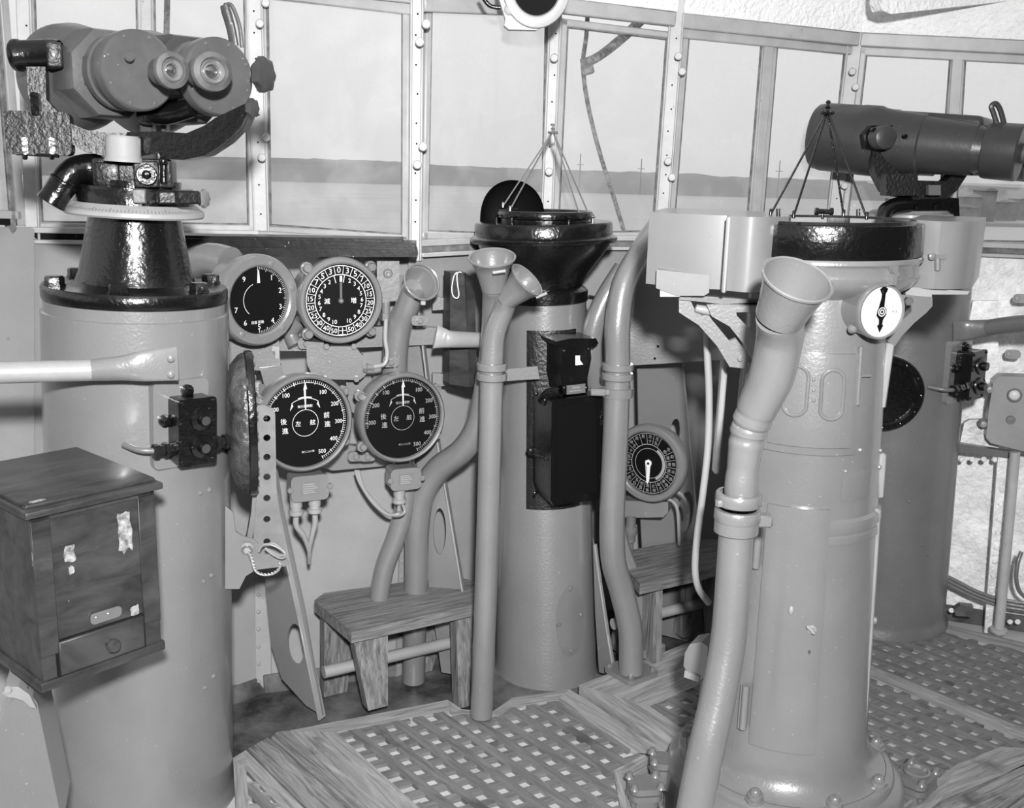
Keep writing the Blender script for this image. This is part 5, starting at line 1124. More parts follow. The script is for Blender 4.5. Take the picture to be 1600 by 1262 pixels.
for xa, xb in ((x0+.085, x0+.090), (x1-.085, x1-.115)):
    face_leg(M, xa, xb, y0+.045, y0+.005, .105, .060, .040, sz-.034, 0 if xa < 0 else -.07).build('leg', WOODS, T, smooth=False)
    face_leg(M, xa-.02, xb-.03, y1-.065, y1-.03, .10, .075, .034, sz-.034, -.07).build('leg', WOODS, T, smooth=False)
    mb = MB(); mb.box((.028, Dp-.13, .05), M, .003, 1, (xa, (y0+y1)/2, sz-.062), grain=True); mb.build('cross_board', WOODS, T)
mb = MB(); mb.tube([M @ V((x0-.02, (y0+y1)/2-.02, .075)), M @ V((x1-.06, (y0+y1)/2-.02, .075))], .018, 16, 0); mb.build('rung', GREYL, T)
T, M, L = stool('dark weathered wooden stool half hidden behind the flanged pipes', 0, .30, [(1000, 912), (1092, 892), (1170, 870), (1150, 842), (1080, 842), (972, 861), (976, 885)], .034, None, None)
x0 = min(l.x for l in L); x1 = max(l.x for l in L); y0 = min(l.y for l in L); y1 = max(l.y for l in L)
for xa in (x0+.10, x0+.36):
    for ya, yb in ((y0+.08, y0+.05), (y1-.08, y1-.03)):
        splay_leg(M, xa, ya, xa, yb, .085, .06, .034, .27, -.03 if yb > 0 else 0.012).build('leg', WOODS, T, smooth=False)
mb = MB(); mb.tube([M @ V((x0-.0, (y0+y1)/2, .12)), M @ V((x0+.42, (y0+y1)/2, .12))], .018, 16, 0); mb.build('rung', GREYL, T)
# ================================================================== CENTRE COMPASS STAND
def sight_rig(T, legs, apex, Y, m=STEEL, rr=.0022, feetY=None):
    top = PY(*apex, Y)
    for (x, y, dy) in legs:
        p = PY(x, y, Y+dy); mb = MB(); mb.tube([p, along(p, top, .97)+V((.0, 0, 0))], rr, 8, 0); mb.build('tripod_rod', m, T)
        mb = MB(); mb.lathe([(.0035, -.004), (.0035, .010), (.002, .012), (0, .012)], Matrix.Translation(p), 10); mb.build('rod_foot', m, T)
    mb = MB(); f = Matrix.Translation(top)
    mb.lathe([(0, -.008), (.014, -.006), (.015, -.003), (.006, -.001), (.004, .004), (.008, .007), (.004, .010), (.003, .014), (.006, .017), (.003, .021), (0, .022)], f, 14)
    for k in range(4): mb.sphere(.0045, f @ Matrix.Translation((.014*math.cos(k*1.57+.6), .014*math.sin(k*1.57+.6), -.004)), 8)
    mb.build('finial', m, T)
CA, CB, CY = (853, 1070), (850, 470), 3.10
MC = axis_frame(CA, CB, CY)
zc = lambda y: zfy(850, y, CY)
T = Thing('compass_stand', 'grey tapered column with black bowl compass on top, centre of the scene', 'compass', PY(853, 1075, CY))
rb_, rt_ = 78*mpx(PY(853, 1070, CY)), 66*mpx(PY(850, 470, CY)); zt_ = zc(468)
radC = lambda z: rb_+(rt_-rb_)*(z+.08)/(zt_+.08)
mb = MB(); mb.lathe([(rb_+.006, -.08), (rb_+.006, -.07), (rb_, -.06), (rt_, zt_), (0, zt_)], MC, 64); mb.build('column', GREY, T)
s3 = mpx(PY(850, 400, CY))
bp = [(66, 470), (69, 468), (69, 452), (66, 449), (60, 446), (64, 436), (70, 425), (82, 410), (93, 396), (101, 384), (105, 376), (112, 377), (114, 374), (114, 370), (110, 367), (107, 366), (107, 349), (105, 346), (98, 345), (0, 345)]
mb = MB(); mb.lathe([(r*s3, zc(y)) for r, y in bp], Matrix.Translation((0, 0, 0)) @ MC, 72); mb.build('bowl', BLACK, T)
tilt = MC @ Matrix.Translation((.004, -.01, zc(340))) @ Matrix.Rotation(R(1.5), 4, 'Y')
mb = MB(); mb.lathe([(.10, -.018), (.128, -.016), (.130, -.012), (.130, -.002), (.134, .0), (.140, .002), (.141, .006), (.141, .016), (.138, .020), (.128, .021), (.122, .016), (.118, .008), (0, .006)], tilt, 64); mb.build('azimuth_ring', BLACK, T)
mb = MB(); mb.lathe([(.116, .009), (0, .0095)], tilt, 48); mb.build('compass_glass', LENS, T)
mb = MB(); mb.lathe([(.136, .0205), (.138, .022), (.128, .0225), (.127, .021)], tilt, 64); mb.build('scale_rim', STEEL, T)
for a in (-70, -40, 25, 65, 110, 200, 290):
    P = azpt(tilt, .150, a, -.002); mb = MB(); mb.lathe([(0, .014), (.006, .013), (.008, .010), (.004, .006), (.004, -.012)], Matrix.Translation(P), 12); mb.build('clamp_screw', STEEL if a in (-70, 65) else BLACK, T)
P = azpt(MC, .179, 15, zc(383)); mb = MB(); mb.lathe([(0, .012), (.008, .010), (.010, .004), (.012, 0)], face_frame(P, 15), 14); mb.box((.02, .03, .02), face_frame(P, 15), .003, 1, (-.012, .012, 0)); mb.build('side_lock', BLACK, T)
sight_rig(T, [(786, 322, -.04), (797, 328, -.08), (906, 337, -.08), (920, 335, -.02)], (864, 205), CY)
# flip-up hood: rounded shell behind the bowl
hc = PY(800, 348, CY+.04); f = face_frame(hc, -18)
T2 = Thing('compass_hood', 'black rounded hood tilted up behind the centre compass bowl', 'hood', hc)
mb = MB(); N1, N2 = 24, 10; vs = []; fs = []
for k in (0, 1):
    for j in range(N2+1):
        for i in range(N1+1):
            a = math.pi*i/N1; q = 1-j/N2; rx = .102*(1-.015*k); h = .125*(1-.015*k)
            vs.append((rx*math.cos(a)*(q**.5 if True else 1), h*(math.sin(a)**.8 if math.sin(a) > 0 else 0)*(q**.5), -.055*math.sqrt(max(0, 1-q))-.004*k))
K = (N1+1)*(N2+1)
for j in range(N2):
    for i in range(N1): q = j*(N1+1)+i; fs.append((q, q+1, q+N1+2, q+N1+1)); fs.append((K+q+N1+1, K+q+N1+2, K+q+1, K+q))
for i in range(N1): fs.append((i, i+1, K+i+1, K+i))
mb.add(vs, fs, f); mb.build('shell', BLACKM, T2)
# oval access plate low on the column and clamp bolts
T = Thing('access_plate', 'oval bolted access plate low on the centre column', 'plate', PY(890, 975, 2.95))
zz0, zz1 = zfy(890, 1027, 2.95), zfy(890, 918, 2.95); zm = (zz0+zz1)/2
def on_col(M, rad, ang, z, push): return azpt(M, rad(z)+push, ang, z)
ctr_a = 28; outl = []
for k in range(40):
    a = 2*math.pi*k/40; w_ = 17.5; h_ = (zz1-zz0)/2
    x = math.copysign(abs(math.cos(a))**.9, math.cos(a))*w_; y = math.copysign(abs(math.sin(a))**.9, math.sin(a))*h_; outl.append((ctr_a+x, zm+y))
mb = MB(); vs = [on_col(MC, radC, ctr_a, zm, .004)]+[on_col(MC, radC, a, z, .004) for a, z in outl]+[on_col(MC, radC, a, z, -.003) for a, z in outl]
mids = [on_col(MC, radC, ctr_a+(a-ctr_a)*.5, zm+(z-zm)*.5, .004) for a, z in outl]; b0 = len(vs); vs += mids
fs = []
for i in range(40): j = (i+1) % 40; fs += [(0, b0+i, b0+j), (b0+i, 1+i, 1+j, b0+j), (1+i, 41+i, 41+j, 1+j)]
mb.add(vs, fs); mb.build('plate', GREY, T)
for a, z in ((ctr_a, zz1-.012), (ctr_a, zz0+.016), (ctr_a-15, zm-.005), (ctr_a+14, zm+.01)):
    P = on_col(MC, radC, a, z, .004); mb = MB(); mb.lathe([(0, .006), (.005, .005), (.008, 0)], dir_frame(P, on_col(MC, radC, a, z, 1)-P), 12); mb.build('bolt', GREYM, T)
# black electrical box on the column
T = Thing('binnacle_light_box', 'tall glossy black two-storey electrical box on the centre column', 'electrical box', PY(885, 795, 2.92))
mb = MB(); cylpatch(mb, MC, radC, -24, 44, zfy(850, 797, 2.95), zfy(850, 518, 2.95), .004); mb.build('back_plate', BLACKR, T)
az = 22; q = face_frame(PY(900, 705, 2.865), az)
def rectpx(pts): return FPS(pts, q)
mb = MB(); mb.prism(FPS([(862, 628), (936, 618), (940, 640), (939, 770), (932, 780), (864, 788), (860, 770)], q), -.13, -.010, q, .008, 2); mb.build('lower_case', BLACK, T)
mb = MB(); mb.prism(FPS([(862, 625), (938, 616), (942, 622), (940, 772), (934, 781), (864, 789), (860, 780)], q), -.012, .0, q, .006, 2); dr = mb.build('door', BLACK, T)
mb = MB(); mb.prism(FPS([(869, 636), (930, 628), (932, 768), (869, 778)], q), 0, .002, q, .002, 1); mb.build('door_panel', BLACKM, T, parent=dr)
for y in (652, 745):
    mb = MB(); P = q @ V((*FP(940, y, q), -.004)); mb.tube([P-V((0, 0, .022)), P+V((0, 0, .022))], .0055, 10, 0); mb.box((.016, .012, .02), face_frame(P, az), .002, 1); mb.build('hinge', BLACK, T, parent=dr)
P = q @ V((*FP(846, 712, q), -.05)); mb = MB(); mb.box((.035, .02, .016), face_frame(P, az), .003, 1); mb.sphere(.012, Matrix.Translation(P+V((-.012, -.01, .006)))); mb.sphere(.010, Matrix.Translation(P+V((.010, -.018, -.008)))); mb.tube([P+V((.0, -.02, -.005)), P+V((.03, -.035, -.008))], .005, 8, 0); mb.lathe([(.008, 0), (.008, .006), (0, .007)], face_frame(P+V((.032, -.04, -.008)), az), 12); mb.build('latch', BLACKR, T)
q2 = face_frame(PY(890, 570, 2.88), az)
mb = MB(); mb.prism(FPS([(878, 542), (922, 538), (924, 560), (918, 590), (918, 612), (880, 616), (876, 590)], q2), -.11, 0, q2, .005, 2); mb.build('upper_case', BLACK, T)
mb = MB(); mb.prism(FPS([(868, 533), (890, 528), (930, 528), (934, 536), (926, 542), (880, 545), (872, 541)], q2), -.12, .006, q2, .005, 2); mb.build('hood_cap', BLACK, T)
mb = MB(); mb.prism(FPS([(897, 543), (917, 541), (915, 569), (897, 572)], q2), -.001, .004, q2, .001, 1); mb.build('window_frame', BLACK, T)
mb = MB(); mb.prism(FPS([(898, 555), (905, 555), (905, 562), (910, 569), (898, 570)], q2), .0035, .0052, q2); mb.build('white_card', INK, T, smooth=False)
mb = MB(); mb.prism(FPS([(885, 602), (914, 599), (914, 613), (885, 616)], q2), -.001, .003, q2, .0005, 1); pl = mb.build('name_plate', GREYD, T)
mb = MB()
c0 = FP(899, 607, q2); put_text(mb, '照明箱', .008, c0[0], c0[1]+.004, q2, .0036); barflat(mb, c0[0]-.02, c0[1]-.006, c0[0]+.018, c0[1]-.005, .002, q2, .0036)
mb.build('plate_lettering', INKG, T, kind='stuff')
mb = MB()
for x, y in ((882, 548), (882, 606), (920, 545), (916, 606), (852, 625), (838, 615), (836, 770)): screw(mb, q2 @ Matrix.Translation((*FP(x, y, q2), .001)), .006, .004)
mb.build('screws', BLACK, T, kind='stuff')
mb = MB(); mb.tube([PY(848, 628, 2.90), PY(858, 616, 2.89), PY(876, 612, 2.88)], .018, 16, 4); mb.build('cable_shoulder', BLACK, T)
# ================================================================== RIGHT COMPASS STAND
RAx, RBx, RYc = (1222, 1215), (1283, 370), 2.30
MB_ = axis_frame(RAx, RBx, RYc)
def zr(y): xc = RAx[0]+(RBx[0]-RAx[0])*(y-RAx[1])/(RBx[1]-RAx[1]); return zfy(xc, y, RYc)
def rr_(y, r): xc = RAx[0]+(RBx[0]-RAx[0])*(y-RAx[1])/(RBx[1]-RAx[1]); return r*mpx(PY(xc, y, RYc))
T = Thing('compass_stand', 'large grey compass stand with black drum, doors and domed flanged base at right', 'compass', PY(1222, 1230, RYc))
col = [(107, 462), (108, 560), (110, 650), (113, 782)]
pr = [(rr_(y, r), zr(y)) for r, y in [(106, 440), (106, 455), (107, 470), (108, 560), (110, 650), (112, 784)]]
mb = MB(); mb.lathe([(0, zr(438))]+pr+[(0, zr(786))], MB_, 80); mb.build('upper_column', GREY, T)
mb = MB(); mb.lathe([(rr_(y, r), zr(y)) for r, y in [(112, 776), (117, 780), (118, 786), (118, 792), (115, 798), (117, 1000), (121, 1130), (126, 1152), (136, 1166), (150, 1172)]], MB_, 80); mb.build('lower_column', GREY, T)
zb0 = zr(1172)
Rm = rr_(1200, 1)
mb = MB(); mb.lathe([(150*Rm, zb0), (158*Rm, zb0-.004), (162*Rm, zb0-.012), (163*Rm, zb0-.020), (166*Rm, zb0-.024), (172*Rm, zb0-.030), (178*Rm, zb0-.045), (180*Rm, zb0-.065), (181*Rm, -.08)], MB_, 90); mb.build('domed_base', GREY, T)
for a in (-75, -30, 14, 52, 95, 130, 200, 250):
    P = azpt(MB_, 147*Rm, a, zb0-.001); mb = MB(); mb.lathe([(0, .026), (.010, .024), (.013, .020), (.013, .014), (.019, .012), (.019, .003), (.024, .002), (.024, -.004)], Matrix.Translation(P), 12); mb.build('base_bolt', GREY, T)
# compass drum
P_ = lambda lst: [(rr_(y, r), zr(y)) for r, y in lst]
mb = MB(); mb.lathe([(0, zr(345))]+P_([(140, 345), (150, 346), (151, 350), (151, 391), (149, 395), (130, 396)]), MB_, 80); mb.build('compass_drum', BLACK, T)
mb = MB(); mb.lathe(P_([(150, 395), (152, 398), (152, 402), (148, 405), (146, 408), (146, 422), (149, 424), (148, 428), (138, 440), (122, 450), (108, 455)]), MB_, 80); mb.build('drum_support', GREY, T)
mb = MB(); mb.lathe([(0, zr(343)), (rr_(345, 128), zr(343)), (rr_(345, 130), zr(345.5))], MB_, 64); mb.build('glass_cover', LENS, T)
mb = MB(); mb.lathe([(rr_(345, 128), zr(344)), (rr_(345, 129), zr(341)), (rr_(345, 138), zr(341)), (rr_(345, 140), zr(345))], MB_, 72); mb.build('azimuth_ring', BLACK, T)
for a in (38, -52):
    P = azpt(MB_, .186, a, zr(346)); mb = MB(); mb.box((.01, .012, .012), face_frame(P, a), .002, 1); mb.build('ring_stop', BLACK, T)
P = PY(1286, 330, RYc-.08); mb = MB(); mb.tube([PY(1277, 330, RYc-.10), PY(1298, 331, RYc-.10)], .0055, 12, 0)
for x in (1276, 1299): mb.lathe([(0, -.004), (.008, -.003), (.008, .003), (0, .004)], dir_frame(PY(x, 330.5, RYc-.10), (1, 0, 0)), 16)
mb.tube([PY(1286, 332, RYc-.10), PY(1285, 342, RYc-.10)], .003, 8, 0); mb.build('spirit_level', BLACK, T)
for x in (1216, 1341):
    mb = MB()
    for dx in (-2, 2): mb.tube([PY(x+dx, 340, RYc-.12), PY(x+dx, 326, RYc-.12)], .0016, 8, 0)
    mb.build('sight_vane_pins', BLACK, T)
sight_rig(T, [(1204, 335, -.02), (1240, 338, -.15), (1318, 336, .0), (1354, 340, -.11)], (1293, 173), RYc-.03, m=BLACK, rr=.0024)
mb = MB(); P = azpt(MB_, .215, 82, zr(392)); mb.tube([P, P+V((.018, 0, 0))], .006, 12, 0); mb.lathe([(0, 0), (.009, .001), (.009, .01), (0, .012)], dir_frame(P+V((.014, 0, 0)), (1, 0, 0)), 14); mb.build('side_lock', BLACK, T)
mb = MB(); P = azpt(MB_, .214, 26, zr(414)); f = face_frame(P, 26); mb.prism([(-.008, .018), (.008, .018), (.008, .006), (.016, 0), (.008, -.006), (.008, -.022), (-.004, -.022), (-.004, -.006), (.002, 0), (-.004, .006)], -.012, .006, f, .002, 1); mb.build('hook_lug', GREY, T)
# doors: curved panels standing proud of the column
radU = lambda z: rr_(600, 108.5)+.0*z
def radUp(z):
    t = (z-zr(784))/(zr(470)-zr(784)); return rr_(784, 112)+(rr_(470, 107)-rr_(784, 112))*t
def radLo(z):
    t = (z-zr(1130))/(zr(798)-zr(1130)); return rr_(1130, 121)+(rr_(798, 115)-rr_(1130, 121))*t
def angx(x, y, r): # azimuth on the column for a pixel
    xc = RAx[0]+(RBx[0]-RAx[0])*(y-RAx[1])/(RBx[1]-RAx[1]); s_ = max(-.98, min(.98, (x-xc)/r)); view = math.degrees(math.atan2(-(MB_.translation.x+.0)-0.75, RYc)) ; return math.degrees(math.asin(s_))-18.5
dz0, dz1 = zfy(1270, 712, 2.13), zfy(1270, 553, 2.13)
mb = MB(); cylpatch(mb, MB_, radUp, angx(1203, 640, 109), angx(1333, 640, 109), dz0, dz1, .009); o = mb.build('upper_door', GREY, T)
mb = MB(); cylpatch(mb, MB_, lambda z: radUp(z)+.009, angx(1216, 640, 109), angx(1324, 640, 109), dz0+.018, dz1+.0, .005); mb.build('door_panel', GREY, T, parent=o)
def col_loop(x0, x1, y0, y1, rad, rpx, push, tr_, name, material, par):
    pts = []; ca = (angx(x0, (y0+y1)/2, rpx)+angx(x1, (y0+y1)/2, rpx))/2; wa = abs(angx(x1, (y0+y1)/2, rpx)-ca)
    za, zb = zfy((x0+x1)/2, y1, 2.12), zfy((x0+x1)/2, y0, 2.12); wz = wa*math.pi/180*rad(za)
    for k in range(24):
        a = 2*math.pi*k/24; s_ = math.sin(a)
        z = ((zb-wz) if s_ >= 0 else (za+wz))+wz*s_
        pts.append(azpt(MB_, rad(z)+push, ca+wa*math.cos(a), z))
    pts.append(pts[0]); mb = MB(); mb.tube(pts, tr_, 8, 0); mb.build(name, material, T, parent=par)
    mb = MB(); vs = [azpt(MB_, rad((za+zb)/2)+push-.003, ca, (za+zb)/2)]+[p+(V((0, 0, 0))) for p in pts[:-1]]; 
    return ca
col_loop(1236, 1267, 574, 652, radUp, 109, .015, .004, 'oval_slot_bead', GREYM, o)
col_loop(1284, 1312, 579, 656, radUp, 109, .015, .004, 'oval_slot_bead', GREYM, o)
mb = MB()
for y in (594, 610, 626):
    a = angx(1275, y, 109); P = azpt(MB_, radUp(0)+.008, a, zfy(1275, y, 2.12)); P = azpt(MB_, radUp(P.z)+.015, a, P.z); mb.sphere(.004, Matrix.Translation(P), 8)
mb.build('door_rivets', GREY, T, parent=o, kind='stuff')
mb = MB(); zA, zB = zfy(1337, 542, 2.15), zfy(1330, 632, 2.15); a = angx(1336, 590, 109); mb.tube([azpt(MB_, radUp(zA)+.006, a, zA), azpt(MB_, radUp(zB)+.006, a, zB)], .005, 10, 0)
zC = (zA+zB)/2; mb.tube([azpt(MB_, radUp(zC)+.008, a, zC), azpt(MB_, radUp(zC)+.012, a+9, zC)], .003, 8, 0); mb.build('hinge_rod', GREY, T)
mb = MB(); lz0, lz1 = zfy(1235, 1188, 2.08), zfy(1240, 806, 2.08)
mb = MB(); cylpatch(mb, MB_, radLo, angx(1192, 990, 119)+1, angx(1284, 990, 119), max(lz0, zb0+.03), lz1, .010); o = mb.build('lower_door', GREY, T)
for y0, y1 in ((835, 903), (1090, 1158)):
    a = angx(1192, 990, 119)-3; zA, zB = zfy(1190, y0, 2.10), zfy(1190, y1, 2.10)
    mb = MB(); mb.tube([azpt(MB_, radLo(zA)+.013, a, zA), azpt(MB_, radLo(zB)+.013, a, zB)], .0085, 12, 0); mb.tube([azpt(MB_, radLo(zA)+.008, a-4, zA-.006), azpt(MB_, radLo(zB)+.008, a-4, zB-.006)], .004, 8, 0); mb.build('hinge', GREY, T, parent=o)
mb = MB(); zq = zfy(1268, 993, 2.08); a = angx(1268, 993, 119); P = azpt(MB_, radLo(zq)+.010, a, zq); f = dir_frame(P, P-azpt(MB_, 0, a, zq)); mb.lathe([(0, .012), (.006, .011), (.007, .004), (.010, .003), (.011, 0)], f, 14); mb.box((.008, .026, .006), f @ Matrix.Rotation(.8, 4, 'Z'), .002, 1, (0, .006, .012)); mb.build('turn_catch', GREYL, T, parent=o)
mb = MB(); zq = zfy(1241, 965, 2.08); a = angx(1241, 965, 119); P = azpt(MB_, radLo(zq)+.010, a, zq); mb.sphere(.007, Matrix.Translation(P), 10, (1, 1, 1.5)); mb.build('rivet', GREYL, T, parent=o)
mb = MB(); zq = zfy(1264, 1028, 2.08); a = angx(1264, 1028, 119); P = azpt(MB_, radLo(zq)+.0108, a, zq); f = dir_frame(P, P-azpt(MB_, 0, a, zq)); put_text(mb, '9', .014, 0, 0, f); mb.build('numeral', BLACKM, T, parent=o)
mb = MB(); cylpatch(mb, MB_, lambda z: radLo(z)+.0, angx(1292, 810, 117), angx(1368, 800, 117), zr(812), zr(798), .004); mb.build('band_step', GREY, T)
mb = MB(); cylpatch(mb, MB_, radUp, angx(1314, 740, 112), angx(1357, 740, 112), zfy(1330, 780, 2.16), zfy(1330, 735, 2.16), .003); mb.build('small_cover', GREY, T)
# edge strips on the right side
def edge_bar(x0, y0, x1, y1, Yb, w_, name='edge_strip', m=GREYL):
    mb = MB(); A, B = PY(x0, y0, Yb), PY(x1, y1, Yb); strip(mb, A, B, w_, V((0, -1, 0)), .03, 0, .004); return mb.build(name, m, T)
edge_bar(1367, 792, 1344, 1165, 2.22, .020); edge_bar(1377, 706, 1373, 776, 2.24, .016); edge_bar(1389, 535, 1375, 636, 2.24, .017); edge_bar(1132, 560, 1118, 738, 2.33, .014)
for x, y in ((1361, 968),):
    mb = MB(); P = PY(x, y, 2.22); hexbolt(mb, dir_frame(P, (1, -.2, 0)), .008, .012); mb.build('bolt', GREYL, T)
mb = MB()
for x, y in ((1372, 718), (1384, 745), (1203, 478), (1355, 525), (1340, 705), (1319, 735)):
    a = angx(x, y, 112); z = zfy(x, y, 2.15); P = azpt(MB_, radUp(z)+.001, a, z); mb.sphere(.0055, Matrix.Translation(P), 8)
mb.build('rivets', GREY, T, kind='stuff')
# white dial
Td = Thing('small_white_dial', 'small white-faced dial with a black pointer on the right compass stand', 'dial', PY(1377, 487, 2.12))
f = face_frame(PY(1377, 487, 2.11), 20); r = 44*mpx(PY(1377, 487, 2.11))
mb = MB(); mb.lathe([(0, -.09), (r*.86, -.09), (r*.92, -.07), (r*.97, -.015), (r, -.01), (r*1.0, 0), (r*.96, .004), (r*.90, .003), (r*.90, -.002)], f, 48); mb.build('case', GREY, Td)
mb = MB(); mb.cyl(r*.905, -.008, -.001, f, 44); mb.build('dial_face', DIALW, Td)
g = f @ Matrix.Translation((0, 0, -.001))
mb = MB(); mb.prism([(-.004, .006), (-.003, .036), (-.009, .046), (0, .053), (.010, .047), (.005, .036), (.005, .010), (.011, .006), (.012, -.006), (.005, -.016), (.004, -.026), (.007, -.028), (0, -.042), (-.007, -.028), (-.003, -.026), (-.004, -.016), (-.011, -.008), (-.010, .004)], .001, .003, g); mb.build('pointer', BLACKM, Td, smooth=False)
mb = MB(); ringflat(mb, .0075, .0095, g, .0036); ringflat(mb, .0030, .0050, g, .0036); mb.build('pointer_rings', INK, Td)
mb = MB(); put_text(mb, '安 全', .006, .034, 0, g); mb.build('lettering', BLACKM, Td)
mb = MB(); hexbolt(mb, g @ Matrix.Translation((0, .044, .003)), .006, .004); mb.build('pointer_pin', BLACK, Td)
for a in (100, 230, 330):
    mb = MB(); x, y = P2(r*1.03, a); screw(mb, f @ Matrix.Translation((x, y, -.03)), .010, .012); mb.build('fixing_lug', GREY, Td)
# corrector boxes either side of the drum
def plan_box(label, pts, zb, zt2, name='corrector_box'):
    c = sum((V((p[0], p[1])) for p in pts), V((0, 0)))/len(pts); T = Thing(name, label, 'box', (c.x, c.y, zb))
    mb = MB(); mb.prism(pts, zb, zt2, None, .003, 1); mb.build('casing', GREYS, T, sharp=25); return T
def pl(x, y, Y): P = PY(x, y, Y); return (P.x, P.y)
zt1, zb1 = zfy(1175, 340, 2.08), zfy(1175, 460, 2.08)
pts = [pl(1236, 340, 2.20)]+[pl(1236-92*(i/16), 340, 2.20-.06*(i/16)-.050*math.sin(math.pi*(i/16))) for i in range(1, 16)]+[pl(1140, 340, 2.14), pl(1136, 340, 2.155), pl(1100, 340, 2.165), pl(1060, 335, 2.19), pl(1015, 330, 2.235), pl(1040, 330, 2.52), pl(1150, 335, 2.52), pl(1225, 335, 2.40)]
T = plan_box('light grey rounded corrector box on the left of the right compass drum', pts, zb1, zt1)
mb = MB(); A = PY(1139, 337, 2.11); B = V((A.x, A.y, zb1-.002)); A.z = zt1; strip(mb, A, B, .009, V((0, -1, 0)), .012, .0, .003); mb.build('joint_bead', GREYL, T)
mb = MB(); q = face_frame(PY(1065, 440, 2.17), -12); mb.prism(FPS([(1026, 421), (1108, 430), (1108, 457), (1100, 462), (1058, 462), (1025, 450)], q), -.05, 0, q, .002, 1); mb.build('lower_pocket', GREYS, T)
mb = MB(); mb.prism(FPS([(1031, 452), (1062, 458), (1062, 464), (1031, 464)], q), -.04, -.004, q, .001, 1); mb.build('runner', GREYL, T)
mb = MB(); q = face_frame(PY(1140, 470, 2.19), 0)
mb.prism(FPS([(1064, 461), (1106, 463), (1198, 470), (1198, 475), (1130, 475), (1082, 470), (1060, 468)], q), -.03, 0, q, .002, 1); mb.build('slide_rail', GREY, T)
mb = MB(); mb.prism(FPS([(1112, 476), (1192, 472), (1192, 484), (1116, 486)], q), -.03, .0, q, .002, 1); mb.build('slide_rail', GREY, T)
def web(T, pts, holes, Yb, az=0, th=.018, name='bracket_arm', m=GREY):
    g = face_frame(PY(*pts[0], Yb), az); mb = MB(); plate_holes(mb, FPS(pts, g), [FPS(h, g) for h in holes], -th, 0, g); mb.build(name, m, T, sharp=30)
Tb = Thing('corrector_bracket', 'arched grey bracket with two arms under the left corrector box', 'bracket', PY(1150, 575, 2.25))
web(Tb, [(1061, 464), (1078, 468), (1082, 476), (1088, 488), (1098, 493), (1106, 490), (1112, 499), (1140, 533), (1150, 529), (1179, 566), (1178, 577), (1140, 573), (1120, 540), (1092, 508), (1061, 488)], [], 2.20, -6, .020)
web(Tb, [(1104, 476), (1200, 478), (1200, 486), (1150, 488), (1152, 494), (1178, 520), (1186, 548), (1178, 560), (1160, 535), (1140, 510), (1112, 494)], [], 2.17, -6, .020)
mb = MB(); mb.lathe([(0, -.02), (.008, -.018), (.010, 0), (.008, .018), (0, .02)], dir_frame(PY(1100, 484, 2.19), (1, 0, -.2)), 12); mb.build('pivot_roller', GREYL, Tb)
for x, y in ((1156, 560), (1172, 570)):
    mb = MB(); hexbolt(mb, face_frame(PY(x, y, 2.185), -6), .006, .006); mb.build('bolt', GREY, Tb)
zt2, zb2 = zfy(1490, 346, 2.24), zfy(1490, 452, 2.24)
pts = [pl(1420, 350, 2.30), pl(1428, 350, 2.27), pl(1448, 350, 2.25), pl(1470, 350, 2.235), pl(1490, 350, 2.235), pl(1510, 350, 2.25), pl(1531, 350, 2.29), pl(1540, 350, 2.56), pl(1440, 350, 2.60)]
T = plan_box('grey rounded corrector box on the right of the right compass drum', pts, zb2, zt2)
mb = MB(); q = face_frame(PY(1460, 400, 2.24), 6); mb.prism(FPS([(1450, 397), (1475, 397), (1475, 405), (1450, 405)], q), 0, .010, q, .003, 1); mb.tube([PY(1465, 404, 2.23), PY(1465, 422, 2.23)], .006, 10, 0); mb.build('catch', GREY, T)
mb = MB(); screw(mb, q @ Matrix.Translation((*FP(1453, 400, q), .010)), .008, .004); mb.build('catch_screw', GREYM, T)
mb = MB(); q = face_frame(PY(1440, 460, 2.25), 0); mb.prism(FPS([(1415, 448), (1515, 455), (1512, 460), (1456, 460), (1456, 465), (1415, 460)], q), -.05, 0, q, .002, 1); mb.build('slide_rail', GREYL, T)
mb = MB(); q = face_frame(PY(1440, 425, 2.29), 2); mb.prism(FPS([(1404, 445), (1424, 408), (1436, 396), (1450, 396), (1450, 450), (1430, 458), (1400, 452)], q), -.02, 0, q, .002, 1); mb.build('side_cheek', GREY, T)
Tb = Thing('corrector_bracket', 'curved grey bracket arm under the right corrector box', 'bracket', PY(1400, 540, 2.25))
web(Tb, [(1404, 460), (1457, 464), (1457, 478), (1448, 488), (1428, 505), (1410, 524), (1398, 541), (1388, 534), (1380, 527), (1394, 517), (1408, 502), (1424, 487), (1424, 478), (1404, 476)], [], 2.24, 6, .022)
mb = MB(); hexbolt(mb, face_frame(PY(1418, 470, 2.22), 0), .010, .012); mb.build('bolt', STEEL, Tb)
# hose and grey apparatus plate behind
mb = MB(); mb.tube([PY(1107, 480, 2.36), PY(1105, 540, 2.36), PY(1108, 620, 2.36), PY(1106, 700, 2.36), PY(1097, 780, 2.36), PY(1089, 840, 2.36), PY(1086, 890, 2.36), PY(1092, 920, 2.37), PY(1108, 942, 2.38)], .0085, 12, 7)
single(mb.build('rubber_hose', GREYL), 'pale thin hose hanging in a long curve left of the right compass stand', 'hose')
T = Thing('apparatus_box', 'wide grey sheet metal box fixed to the bulkhead in the shadow behind the right compass', 'box', PY(1060, 560, 3.15))
g = face_frame(PY(1060, 480, 3.08), -6)
mb = MB(); mb.prism(FPS([(984, 395), (1130, 388), (1130, 562), (985, 571)], g), -.16, 0, g, .003, 1); mb.build('casing', GREY, T)
mb = MB()
for x, y in ((1028, 541), (1023, 560)): mb.cyl(.004, -.001, .001, g @ Matrix.Translation((*FP(x, y, g), 0)), 10)
mb.build('screw_holes', BLACKM, T, kind='stuff')
